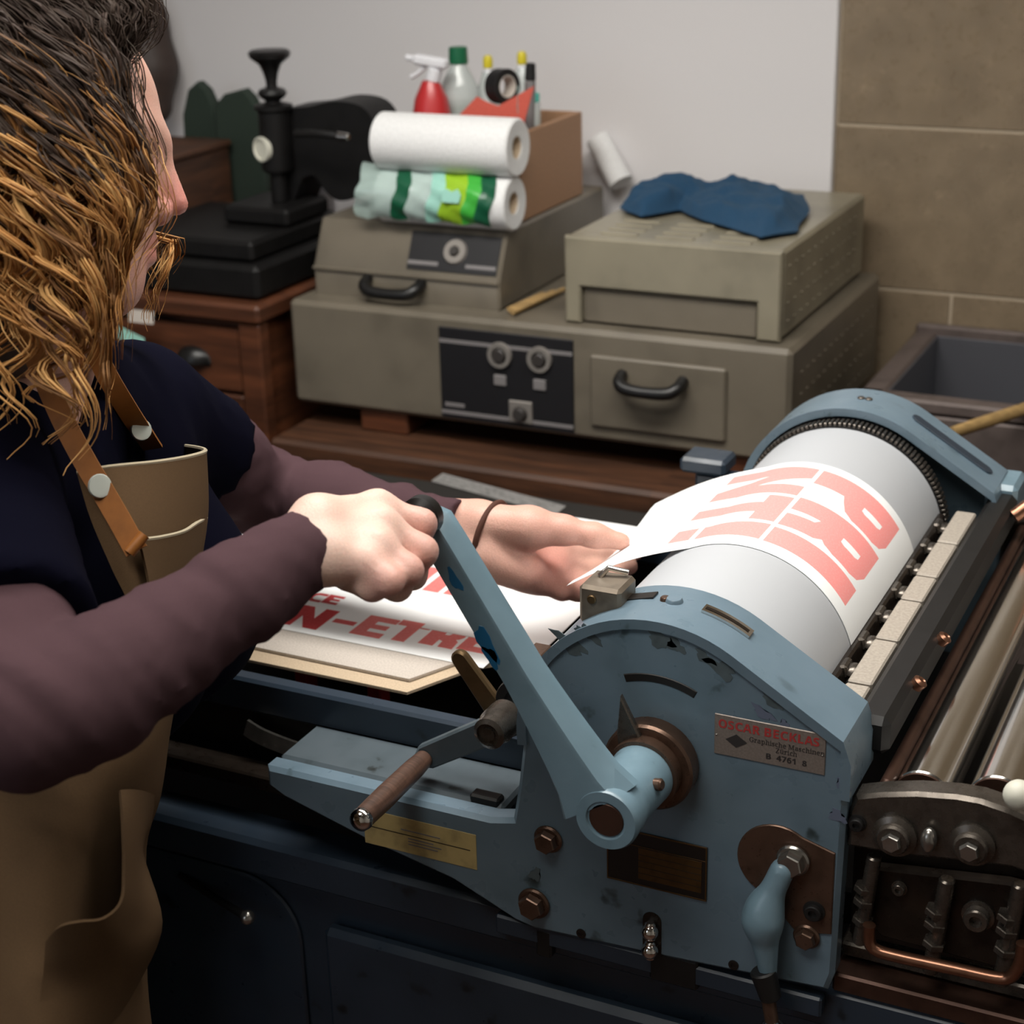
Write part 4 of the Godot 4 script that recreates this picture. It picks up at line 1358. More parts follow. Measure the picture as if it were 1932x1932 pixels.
	for q in [[1272, 1149, 0.0075, "blue"], [1255, 1163, 0.0045, "steel_brown"]]:
		var w := OZ(q[0], q[1], gz)
		var s: Vector3 = onb.call(w.x)
		var nn := Vector3(s.x - AX.x, s.y - AX.y, 0).normalized()
		part("screw", gcyl(Vector3(s.x, s.y, w.z) - nn * 0.001, Vector3(s.x, s.y, w.z) + nn * 0.003, q[2], q[2] * 0.9, 20, 0.0008), M[q[3]], gb)
	var nw := OZ(1208, 1130, gz - 0.006)
	var ns: Vector3 = onb.call(nw.x)
	part("opening", gbox(Vector3(-0.014, -0.0012, -0.006), Vector3(0.014, 0.0004, 0.006), 0.0003), M.plate_black, gb).transform = Transform3D(Basis(Vector3(0, 0, 1), -asin(clampf((ns.x - AX.x) / 0.124, -1, 1))), Vector3(ns.x, ns.y + 0.0008, gz - 0.006))
	# feed gauge block at the left end of the guard
	var fg := OZ(1150, 1130, ZP - 0.045)
	var fb := part("feed_gauge", gbox(fg + Vector3(-0.020, -0.018, -0.018), fg + Vector3(0.017, 0.017, 0.018), 0.003), M.steel_tan, t, "brown steel feed gauge block")
	part("screw", gcyl(fg + Vector3(-0.008, 0.006, 0.018), fg + Vector3(-0.008, 0.006, 0.020), 0.004), M.brass, fb)
	part("gauge_finger", gtube([fg + Vector3(-0.010, 0.017, -0.004), fg + Vector3(-0.004, 0.024, -0.008), fg + Vector3(0.012, 0.021, -0.012)], [0.003, 0.0025], 8), M.chrome, fb)
	var sc := OZ(1018, 1236, ZP - 0.06)
	var scb := part("clip_block", gbox(sc - Vector3(0.010, 0.010, 0.012), sc + Vector3(0.008, 0.006, 0.012), 0.002), M.steel_brown, t)
	part("clip_hole", gcyl(sc + Vector3(-0.001, -0.002, 0.0115), sc + Vector3(-0.001, -0.002, 0.0128), 0.004), M.plate_black, scb)
	# --- scale slot, pointer, hub and crank
	var sl := arc2(AX + Vector2(0, -0.005), 0.081, 110.0, 64.0, 12)
	var s2 := arc2(AX + Vector2(0, -0.005), 0.074, 64.0, 110.0, 12)
	g = Geo.new()
	g.prism(sl + s2, Vector3.ZERO, Vector3(1, 0, 0), Vector3(0, 1, 0), ZP - 0.004, ZP - 0.0022, 0.0006)
	part("scale_slot", g.mesh(), M.plate_black, t)
	part("hub_disc", glathe(Vector3(AX.x, AX.y, ZP - 0.003), Vector3(0, 0, 1), [Vector2(0, 0), Vector2(0.037, 0), Vector2(0.0385, 0.002), Vector2(0.0385, 0.016), Vector2(0.0365, 0.018), Vector2(0.030, 0.018), Vector2(0.030, 0.03), Vector2(0, 0.03)], 40), M.steel_brown, t)
	part("pointer", gprism([Vector2(-0.4675, 1.019), Vector2(-0.4705, 0.985), Vector2(-0.468, 0.962), Vector2(-0.444, 0.962), Vector2(-0.450, 0.985)], ZP + 0.013, ZP + 0.020, 0.0015), M.steel_dark, t)
	var zc := -1.050
	var crank := part("crank_hub", glathe(Vector3(AX.x, AX.y, ZP + 0.02), Vector3(0, 0, 1), [Vector2(0.0, 0), Vector2(0.026, 0), Vector2(0.027, 0.004), Vector2(0.024, 0.05), Vector2(0.0255, 0.060), Vector2(0.0262, 0.078), Vector2(0.0245, 0.0815), Vector2(0.0165, 0.0815), Vector2(0.0155, 0.0795), Vector2(0.0, 0.0795)], 40), M.blue_arm, t)
	part("shaft_end", gcyl(Vector3(AX.x, AX.y, ZP + 0.0985), Vector3(AX.x, AX.y, ZP + 0.1005), 0.0145), M.copper_dark, crank)
	part("set_screw", gcyl(Vector3(AX.x + 0.020, AX.y + 0.010, ZP + 0.052), Vector3(AX.x + 0.028, AX.y + 0.012, ZP + 0.053), 0.005), M.steel_brown, crank)
	# arm: an oblong bar tapering to the grip, with a rounded ridge
	var tip := Vector2(-0.592, 1.186)
	var dir := (tip - AX).normalized()
	var nor := Vector2(dir.y, -dir.x)
	var rings := []
	var L := AX.distance_to(tip)
	for k in 15:
		var f := k / 14.0
		var s := lerpf(0.012, L + 0.011, f)
		var hw := lerpf(0.0320, 0.0150, sqrt(minf(1.0, f * 2.4))) * (1.0 if f < 0.9 else sqrt(maxf(0.02, 1.0 - pow((f - 0.9) / 0.1, 2)))) - 0.001 * f
		var th := lerpf(0.0135, 0.0105, f) * (1.0 if f < 0.94 else sqrt(maxf(0.05, 1.0 - pow((f - 0.94) / 0.06, 2))))
		var c := AX + dir * s + nor * (-0.004)
		var zz := lerpf(-1.063, -1.060, f)
		var ring := []
		for q in [[-1.0, 0.75], [-0.88, 1.0], [0.42, 1.0], [0.60, 0.92], [1.0, -0.2], [1.0, -0.8], [0.85, -1.0], [-0.85, -1.0], [-1.0, -0.8]]:
			var w2: Vector2 = c + nor * hw * q[0]
			ring.append(Vector3(w2.x, w2.y, zz + th * q[1]))
		rings.append(ring)
	g = Geo.new()
	g.loft(rings, true)
	part("crank_arm", g.mesh(38), M.blue_arm, t, "light blue-grey crank arm with ink smears")
	var tp := Vector3(tip.x, tip.y, -1.052)
	part("crank_grip", glathe(tp, Vector3(0, 0, 1), [Vector2(0, 0), Vector2(0.015, 0), Vector2(0.016, 0.002), Vector2(0.016, 0.010), Vector2(0.0105, 0.014), Vector2(0.0112, 0.05), Vector2(0.0108, 0.080), Vector2(0.008, 0.086), Vector2(0, 0.087)], 24), M.knob_black, t, "black crank grip")
	# ink smears on the arm
	for q in [[0.80, -0.2, 0.010, 0.004], [0.60, -0.55, 0.016, 0.006], [0.56, -0.75, 0.010, 0.005]]:
		var c2: Vector2 = AX + dir * (L * q[0]) + nor * (0.014 * q[1] - 0.004)
		var pts := []
		for k in 14:
			var a := TAU * k / 14.0
			var rr := 1.0 + 0.25 * sin(a * 3.0 + q[0] * 40.0)
			pts.append(c2 + dir * cos(a) * q[2] * rr + nor * sin(a) * q[3] * rr)
		part("ink_smear", gprism(pts, -1.0500, -1.0492, 0.0002), M.ink_blue, t, "dark blue ink smear")
	# ink and oil that has dried on the casting
	var sr := RandomNumberGenerator.new()
	sr.seed = 12
	for q in [[1075, 1215, 0.016, 0.006, 0], [1110, 1195, 0.012, 0.005, 0], [1245, 1205, 0.012, 0.007, 0], [1275, 1218, 0.008, 0.005, 0], [1360, 1262, 0.013, 0.006, 0], [1330, 1240, 0.009, 0.004, 0], [1462, 1322, 0.014, 0.005, 0], [1480, 1365, 0.004, 0.003, 1], [1440, 1345, 0.010, 0.004, 1], [1590, 1480, 0.006, 0.004, 1], [1580, 1540, 0.007, 0.005, 1], [1010, 1650, 0.005, 0.007, 0], [1180, 1500, 0.006, 0.003, 0]]:
		var w := OZ(q[0], q[1], ZP - 0.003)
		var pts := []
		var ph := sr.randf() * 6.0
		for k in 18:
			var a := TAU * k / 18.0
			var rr := 1.0 + 0.28 * sin(a * 3.0 + ph) + 0.16 * sin(a * 7.0 + ph * 2.0)
			pts.append(Vector2(w.x, w.y) + Vector2(cos(a) * q[2] * rr, sin(a) * q[3] * rr).rotated(-0.5))
		part("stain", gprism(pts, ZP - 0.0034, ZP - 0.0026, 0.0), M.grime if q[4] == 0 else M.grime_violet, t, "dried ink stain")
	# --- plates and stickers
	var np := part("name_plate", gbox(Vector3(-0.3955, 0.9725, ZP - 0.003), Vector3(-0.3050, 1.0085, ZP - 0.0018), 0.0006), M.name_alu, t, "aluminium name plate with red and black lettering")
	var zt := ZP - 0.0016
	lettering("OSCAR BECKLAS", -0.351, 1.0005, zt, 0.0078, M.red_print, np, "Droid Sans", true, 1.05)
	lettering("Graphische Maschinen", -0.336, 0.9915, zt, 0.0042, M.dark_print, np, "Droid Serif", false, 1.0)
	lettering("Zürich", -0.336, 0.9862, zt, 0.0042, M.dark_print, np, "Droid Serif", false, 1.0)
	lettering("B  4761  8", -0.336, 0.9797, zt, 0.0050, M.dark_print, np, "Droid Sans", true, 1.15)
	part("emblem", gprism([Vector2(-0.386, 0.9875), Vector2(-0.377, 0.9935), Vector2(-0.368, 0.9875), Vector2(-0.377, 0.9815)], ZP - 0.0018, zt + 0.0002, 0.0001), M.dark_print, np)
	for x in [-0.3935, -0.3072]: part("rivet", gcyl(Vector3(x, 0.990, ZP - 0.0019), Vector3(x, 0.990, ZP - 0.0008), 0.0011, 0.0008, 10, 0.0003), M.steel, np)
	var bp := part("brass_plate", gbox(Vector3(-0.4885, 0.8315, ZP - 0.003), Vector3(-0.3995, 0.8835, ZP - 0.0016), 0.0006), M.plate_black, t, "brass and black data plate")
	part("brass_field", gbox(Vector3(-0.4600, 0.8385, ZP - 0.0017), Vector3(-0.4040, 0.8685, ZP - 0.0012), 0.0001), M.brass_plate, bp)
	for k in 4: part("ruled_line", gbox(Vector3(-0.4600, 0.8440 + 0.006 * k, ZP - 0.00125), Vector3(-0.4040, 0.8444 + 0.006 * k, ZP - 0.0009), 0.00005), M.plate_black, bp)
	for e in [[-0.4885, 0.8315, -0.3995, 0.8328], [-0.4885, 0.8822, -0.3995, 0.8835], [-0.4885, 0.8328, -0.4873, 0.8822], [-0.4007, 0.8328, -0.3995, 0.8822], [-0.487, 0.8695, -0.401, 0.8702]]:
		part("brass_border", gbox(Vector3(e[0], e[1], ZP - 0.0017), Vector3(e[2], e[3], ZP - 0.0010), 0.0001), M.brass_plate, bp)
	var yp := part("paper_label", gbox(Vector3(-0.7285, 0.8055, ZP - 0.0031), Vector3(-0.6140, 0.8415, ZP - 0.0024), 0.0002), M.sticker, t, "yellowed paper label with a black line")
	part("ruled_line", gbox(Vector3(-0.7265, 0.8240, ZP - 0.0024), Vector3(-0.6200, 0.8248, ZP - 0.0021), 0.00005), M.plate_black, yp)
	for q in [[-0.690, 0.8285, 0.040], [-0.683, 0.8205, 0.026], [-0.683, 0.8175, 0.034], [-0.683, 0.8145, 0.030]]:
		part("small_print", gbox(Vector3(q[0], q[1], ZP - 0.0024), Vector3(q[0] + q[2], q[1] + 0.0013, ZP - 0.00215), 0.00005), M.panel_line, yp)
	# --- bolts and controls on the side frame
	hexbolt("bolt", -0.543, 0.856, ZP - 0.003, 0.0105, 0.012, M.steel_brown, t)
	hexbolt("bolt", -0.558, 0.787, ZP - 0.003, 0.0120, 0.013, M.steel_brown, t)
	capscrew("screw", -0.514, 0.767, ZP - 0.004, 0.0045, 0.002, M.plate_black, t)
	capscrew("screw", -0.375, 0.775, ZP - 0.004, 0.0045, 0.002, M.plate_black, t)
	var slot := arc2(Vector2(-0.448, 0.7985), 0.0085, 0, 180, 10) + [Vector2(-0.4565, 0.766), Vector2(-0.4395, 0.766)]
	part("adjuster_slot", gprism(slot, ZP - 0.004, ZP - 0.0022, 0.0004), M.oily, t)
	for y in [0.7905, 0.7715]:
		g = Geo.new()
		g.ball(Vector3(-0.448, y, ZP + 0.002), 0.0075, 18, Vector3(1, 1.05, 1))
		g.cyl(Vector3(-0.448, y - 0.009, ZP + 0.001), Vector3(-0.448, y + 0.009, ZP + 0.001), 0.0048)
		part("adjuster_nut", g.mesh(40), M.chrome, t)
	var bossp := arc2(Vector2(-0.340, 0.885), 0.034, 55, 250, 20) + [Vector2(-0.322, 0.823), Vector2(-0.2935, 0.829), Vector2(-0.2935, 0.905)]
	var boss := part("eccentric_plate", gprism(bossp, ZP - 0.004, ZP - 0.0012, 0.0008), M.steel_brown, t, "bare brown steel plate around the throw-off lever")
	hexbolt("bolt", -0.3265, 0.892, ZP - 0.0012, 0.011, 0.014, M.steel, boss)
	capscrew("screw", -0.308, 0.848, ZP - 0.0012, 0.007, 0.006, M.black_iron, boss)
	hexbolt("bolt", -0.3135, 0.8215, ZP - 0.003, 0.009, 0.010, M.steel_brown, t)
	var lv := Nets.new()
	var lb := [[Vector3(-0.333, 0.885, ZP + 0.008), Vector3(-0.345, 0.850, ZP + 0.014), 0.010, 0.011], [Vector3(-0.345, 0.850, ZP + 0.012), Vector3(-0.346, 0.838, ZP + 0.014), 0.013, 0.0145], [Vector3(-0.346, 0.838, ZP + 0.014), Vector3(-0.340, 0.790, ZP + 0.014), 0.014, 0.0075]]
	lv.grow(Vector3(-0.375, 0.77, ZP - 0.015), Vector3(-0.31, 0.905, ZP + 0.05), 0.0025, func(q): return bones(q, lb, 0.012))
	var tl := part("throw_off_lever", lv.mesh(), M.blue_arm, t)
	part("joint", gcyl(Vector3(-0.344, 0.792, ZP + 0.016), Vector3(-0.336, 0.766, ZP + 0.016), 0.011, 0.009), M.black_iron, tl)
	part("rod", gcyl(Vector3(-0.3395, 0.772, ZP + 0.016), Vector3(-0.334, 0.744, ZP + 0.018), 0.0062, 0.0058), M.steel_brown, tl)
	g = Geo.new()
	g.ball(Vector3(-0.3325, 0.735, ZP + 0.019), 0.0125, 24)
	part("ball_knob", g.mesh(60), M.chrome, tl)
	# --- controls on the shelf at the left
	var h0 := OZ(800, 1432, -1.185)
	var h1 := OZ(697, 1527, -1.075)
	h1 = Vector3(h0.x, h0.y, -1.075)
	var hl := part("carriage_handle", glathe(h0, Vector3(0, 0, 1), [Vector2(0, 0), Vector2(0.0085, 0), Vector2(0.0098, 0.02), Vector2(0.0105, 0.07), Vector2(0.0098, 0.108), Vector2(0, 0.108)], 24), M.wood_handle, t, "brown wooden carriage handle")
	g = Geo.new()
	g.lathe(h0 + Vector3(0, 0, 0.1081), Vector3(0, 0, 1), [Vector2(0.0096, 0), Vector2(0.0105, 0.002), Vector2(0.0095, 0.007), Vector2(0.005, 0.010), Vector2(0, 0.0108)], 24)
	part("end_cap", g.mesh(60), M.chrome, hl)
	var pv := OZ(935, 1372, -1.165)
	var la := Vector2(h0.x, h0.y)
	var lb2 := Vector2(pv.x, pv.y)
	var ld := (lb2 - la).normalized()
	var ln := Vector2(-ld.y, ld.x)
	part("carriage_lever", gprism([la - ld * 0.014 + ln * 0.004, la + ln * 0.012, lb2 + ln * 0.006, lb2 + Vector2(0.05, -0.006), lb2 + Vector2(0.05, -0.032), lb2 - ln * 0.020, la - ln * 0.012, la - ld * 0.014 - ln * 0.004], -1.197, -1.186, 0.002), M.blue_grimy, t)
	part("pivot_knob", glathe(Vector3(pv.x, pv.y, -1.186), Vector3(0, 0, 1), [Vector2(0, 0), Vector2(0.0165, 0), Vector2(0.0165, 0.02), Vector2(0.0145, 0.024), Vector2(0.0145, 0.034), Vector2(0.0105, 0.0365), Vector2(0.0105, 0.034), Vector2(0.006, 0.034), Vector2(0.006, 0.0355), Vector2(0, 0.0355)], 28), M.steel_dark, t)
	part("pivot_ring", glathe(Vector3(pv.x + 0.006, pv.y + 0.004, -1.222), Vector3(0, 0, 1), [Vector2(0.016, 0), Vector2(0.024, 0), Vector2(0.025, 0.003), Vector2(0.025, 0.018), Vector2(0.024, 0.02), Vector2(0.016, 0.02), Vector2(0.016, 0)], 32), M.black_iron, t)
	# brass lever standing behind the knob
	var ba := OZ(868, 1245, -1.215)
	var bb := OZ(925, 1350, -1.205)
	var bd := Vector2(ba.x - bb.x, ba.y - bb.y).normalized()
	var bn := Vector2(-bd.y, bd.x)
	var bpoly := []
	for k in 9:
		var a := PI * k / 8.0
		bpoly.append(Vector2(ba.x, ba.y) + bn * cos(a) * 0.009 + bd * sin(a) * 0.009)
	bpoly.append(Vector2(bb.x, bb.y) - bn * 0.011)
	bpoly.append(Vector2(bb.x, bb.y) + bn * 0.011)
	part("latch_lever", gprism(bpoly, -1.221, -1.213, 0.002), M.brass, t, "dull brass latch lever")
	var pa := []
	for q in [[468, 1358], [500, 1377], [560, 1400], [600, 1408]]: pa.append(OZ(q[0], q[1], -1.232))
	var rows := []
	for k in 2:
		var r := []
		for q in smooth_path(pa, 5): r.append(q + Vector3(0, -0.0, 0.0) + (Vector3(-0.004, -0.0155, 0.003) if k == 1 else Vector3.ZERO))
		rows.append(r)
	g = Geo.new()
	g.sheet(rows, 0.004)
	part("finger_lever", g.mesh(), M.steel, t, "bare metal curved finger lever")
	# --- cylinder
	g = Geo.new()
	g.cyl(Vector3(AX.x, AX.y, -1.7055), Vector3(AX.x, AX.y, ZP - 0.0735), RC, -1, 96, 0.002)
	part("cylinder", g.mesh(20), M.cyl_steel, t, "pale grey impression cylinder")
	var gear := part("gear_ring", glathe(Vector3(AX.x, AX.y, -1.724), Vector3(0, 0, 1), [Vector2(0, 0), Vector2(RC + 0.001, 0), Vector2(RC + 0.001, 0.018), Vector2(0, 0.018)], 72), M.black_iron, t)
	for k in 60:
		var a := deg_to_rad(10.0 + k * 2.7)
		g = Geo.new()
		g.box(Vector3(RC, -0.0016, -0.008), Vector3(RC + 0.0048, 0.0016, 0.008), 0.0006, Basis(Vector3(0, 0, 1), a), Vector3(AX.x, AX.y, -1.715))
		part("tooth", g.mesh(), M.steel_dark, gear)
	# far frame and guard
	part("far_frame", gprism(outl, -1.805, -1.782, 0.004), M.blue, t)
	var fgd := part("cylinder_guard", guard_band(-1.80, -1.7245), M.blue, t)
	var a59 := AX + Vector2(cos(deg_to_rad(59.0)), sin(deg_to_rad(59.0))) * 0.124
	var slope := Vector3(-0.291 - a59.x, 1.006 - a59.y, 0).normalized()
	var up := Vector3(-slope.y, slope.x, 0)
	for q in [[-0.412, -0.312, 0.0075]]:
		var ca := Vector3(q[0], 0, 0)
		var pts := []
		var Lg := 0.088
		for k in 9: pts.append(Vector2(0.004 * sin(k * 0.0) + cos(PI * 0.5 + PI * k / 8.0) * 0.0075, sin(PI * 0.5 + PI * k / 8.0) * 0.0075))
		for k in 9: pts.append(Vector2(Lg + cos(-PI * 0.5 + PI * k / 8.0) * 0.0075, sin(-PI * 0.5 + PI * k / 8.0) * 0.0075))
		g = Geo.new()
		g.prism(pts, Vector3(a59.x, a59.y, -1.765) + slope * -0.001, slope, Vector3(0, 0, -1), -0.0005, 0.0018, 0.0004)
		part("long_slot", g.mesh(), M.blue_base, fgd)
	for q in [[1625, 752], [1640, 742]]:
		var w := OZ(q[0], q[1], -1.765)
		var s: Vector3 = onb.call(w.x)
		var nn := Vector3(s.x - AX.x, s.y - AX.y, 0).normalized()
		part("screw", gcyl(Vector3(s.x, s.y, w.z) - nn * 0.001, Vector3(s.x, s.y, w.z) + nn * 0.0015, 0.0042, 0.004, 14, 0.0004), M.steel_dark, fgd)
	part("end_lug", gbox(Vector3(-0.306, 0.966, -1.812), Vector3(-0.272, 1.004, -1.755), 0.005), M.blue_arm, t)
	part("rear_arm", gbox(Vector3(-0.64, 0.93, -1.80), Vector3(-0.545, 0.965, -1.775), 0.004), M.blue_base, t)
	part("rear_arm_pad", gbox(Vector3(-0.655, 0.966, -1.81), Vector3(-0.60, 0.985, -1.765), 0.004), M.blue_base, t)
	# grippers along the leading edge
	var th := deg_to_rad(12.0)
	var er := Vector3(cos(th), sin(th), 0)
	var et := Vector3(-sin(th), cos(th), 0)
	g = Geo.new()
	g.box(Vector3(RC - 0.004, -0.009, -1.70), Vector3(RC + 0.006, 0.007, -1.232), 0.002, Basis(er, et, Vector3(0, 0, 1)), Vector3(AX.x, AX.y, 0))
	var gp := part("gripper_bar", g.mesh(), M.oily, t)
	for k in 8:
		var z := -1.262 - k * 0.0585
		g = Geo.new()
		g.box(Vector3(RC + 0.0015, -0.004, z - 0.010), Vector3(RC + 0.009, 0.0085, z + 0.010), 0.002, Basis(er, et, Vector3(0, 0, 1)), Vector3(AX.x, AX.y, 0))
		g.ball(Vector3(AX.x, AX.y, z) + er * (RC + 0.012) + et * -0.001, 0.0085, 12, Vector3(1, 0.8, 1.3))
		part("gripper", g.mesh(), M.steel_dark, gp)
	# pale segmented guide under the cylinder's edge
	var zs := [-1.236, -1.284, -1.375, -1.466, -1.526, -1.615, -1.708]
	for k in zs.size() - 1:
		part("guide_segment", gbox(Vector3(-0.3245, 0.979, zs[k + 1] + 0.0022), Vector3(-0.3035, 0.989, zs[k] - 0.0022), 0.0016), M.wood_light, t)
	part("guide_bar", gbox(Vector3(-0.3245, 0.958, -1.715), Vector3(-0.300, 0.9785, -1.230), 0.002), M.oily, t)
	part("black_bar", gbox(Vector3(-0.300, 0.962, -1.76), Vector3(-0.271, 0.996, -1.215), 0.006), M.black_iron, t)
	for z in [-1.30, -1.392]:
		part("knurled_screw", glathe(Vector3(-0.268, 0.990, z), Vector3(0.6, 0.8, 0), [Vector2(0, -0.004), Vector2(0.006, -0.004), Vector2(0.0065, 0.003), Vector2(0.0035, 0.005), Vector2(0.0025, 0.004), Vector2(0, 0.004)], 16), M.copper, t)
	# --- inking rollers and their carriage
	part("roller_shaft", gcyl(Vector3(-0.2655, 0.952, -1.78), Vector3(-0.2655, 0.952, -1.19), 0.0055), M.copper_dark, t)
	for q in [[-0.2400, 0.9385, 0.0235, 0.92], [-0.1815, 0.9475, 0.0235, 0.0]]:
		var ro := part("ink_roller", gcyl(Vector3(q[0], q[1], -1.76), Vector3(q[0], q[1], -1.206), q[2], -1, 48, 0.0012), M.roller, t, "polished steel inking roller")
		part("roller_end", gcyl(Vector3(q[0], q[1], -1.2058), Vector3(q[0], q[1], -1.2035), q[2] * 0.97, -1, 40, 0.0006), M.copper_dark, ro)
		part("roller_shaft", gcyl(Vector3(q[0], q[1], -1.2034), Vector3(q[0], q[1], -1.172), 0.007), M.oily, ro)
	part("ink_roller", gcyl(Vector3(-0.118, 0.945, -1.76), Vector3(-0.118, 0.945, -1.206), 0.026, -1, 48, 0.0012), M.roller, t)
	part("cross_tube", gtube(smooth_path([Vector3(-0.268, 0.985, -1.72), Vector3(-0.24, 1.003, -1.735), Vector3(-0.18, 1.005, -1.74), Vector3(-0.02, 1.004, -1.74)], 6), [0.008], 12), M.copper, t)
	part("far_carriage_plate", gprism([Vector2(-0.288, 0.905), Vector2(-0.286, 0.955), Vector2(-0.247, 0.972), Vector2(-0.187, 0.981), Vector2(-0.10, 0.96), Vector2(-0.06, 0.93), Vector2(-0.06, 0.905)], -1.79, -1.77, 0.003), M.oily, t)
	var cp := [Vector2(-0.2865, 0.908), Vector2(-0.2865, 0.942), Vector2(-0.282, 0.955), Vector2(-0.262, 0.962), Vector2(-0.235, 0.969), Vector2(-0.205, 0.9735), Vector2(-0.187, 0.974), Vector2(-0.165, 0.9705), Vector2(-0.13, 0.960), Vector2(-0.09, 0.942), Vector2(-0.06, 0.925), Vector2(-0.06, 0.905), Vector2(-0.16, 0.921), Vector2(-0.19, 0.918), Vector2(-0.24, 0.911)]
	var cpl := part("carriage_plate", gprism(cp, -1.184, -1.160, 0.003), M.steel_dark, t, "oily steel carriage plate with bearing bosses")
	for q in [[-0.249, 0.929], [-0.190, 0.936], [-0.125, 0.936]]:
		var bs := part("bearing_boss", glathe(Vector3(q[0], q[1], -1.1602), Vector3(0, 0, 1), [Vector2(0, 0), Vector2(0.0175, 0), Vector2(0.0175, 0.004), Vector2(0.013, 0.006), Vector2(0.013, 0.010), Vector2(0.0115, 0.012), Vector2(0, 0.012)], 28), M.steel_dark, cpl)
		part("nut", gcyl(Vector3(q[0], q[1], -1.1482), Vector3(q[0], q[1], -1.143), 0.008, 0.0075, 6, 0.0008), M.steel, bs)
	capscrew("screw", -0.279, 0.932, -1.1602, 0.0055, 0.006, M.black_iron, cpl)
	g = Geo.new()
	g.ball(Vector3(-0.222, 0.934, -1.154), 0.009, 16, Vector3(0.7, 1.2, 0.8))
	part("oil_cup", g.mesh(60), M.steel, cpl)
	g = Geo.new()
	g.ball(OZ(1922, 1500, -1.15), 0.0115, 24)
	part("ball_knob", g.mesh(60), M.dial_white, cpl, "cream ball knob")
	# works under the carriage
	var bpz := -1.198
	var under := part("carriage_back", gbox(Vector3(-0.290, 0.80, bpz - 0.012), Vector3(0.05, 0.902, bpz), 0.002), M.oily, t)
	part("link_plate", gprism([Vector2(-0.280, 0.832), Vector2(-0.275, 0.878), Vector2(-0.165, 0.892), Vector2(-0.10, 0.89), Vector2(-0.10, 0.81), Vector2(-0.26, 0.815)], -1.196, -1.184, 0.002), M.oily, under)
	for q in [[-0.271, 0.868, 0.006, 0.055], [-0.213, 0.862, 0.0065, 0.060], [-0.158, 0.872, 0.0065, 0.065]]:
		g = Geo.new()
		g.cyl(Vector3(q[0] - 0.004, q[1] - q[3], -1.172), Vector3(q[0] + 0.004, q[1] + 0.03, -1.172), q[2])
		for s in [0.0, 0.012, 0.03]: g.cyl(Vector3(q[0] - 0.003, q[1] - s - 0.005, -1.172), Vector3(q[0] - 0.002, q[1] - s + 0.001, -1.172), q[2] * 1.45, -1, 6, 0.0008)
		part("spring_bolt", g.mesh(), M.steel_dark, under)
	capscrew("screw", -0.185, 0.858, -1.184, 0.010, 0.012, M.steel_dark, under)
	capscrew("screw", -0.248, 0.866, -1.184, 0.005, 0.006, M.steel_dark, under)
	var cr := []
	for q in [[1640, 1745], [1640, 1775], [1652, 1792], [1690, 1804], [1800, 1828], [1880, 1845], [1908, 1842], [1925, 1815], [1930, 1780]]: cr.append(OZ(q[0], q[1], -1.150))
	part("copper_bail", gtube(smooth_path(cr, 5), [0.0052], 14), M.copper, t, "bent copper-coloured rod")
	# --- tray beyond the cylinder
	part("rear_shelf", gbox(Vector3(-1.36, 0.776, -2.045), Vector3(-0.62, 0.791, -1.83), 0.003), M.table_dark, t)
	for x in [-1.3, -0.70]: part("shelf_bracket", gbox(Vector3(x, 0.66, -2.0), Vector3(x + 0.03, 0.7758, -1.83), 0.003), M.black_iron, t)

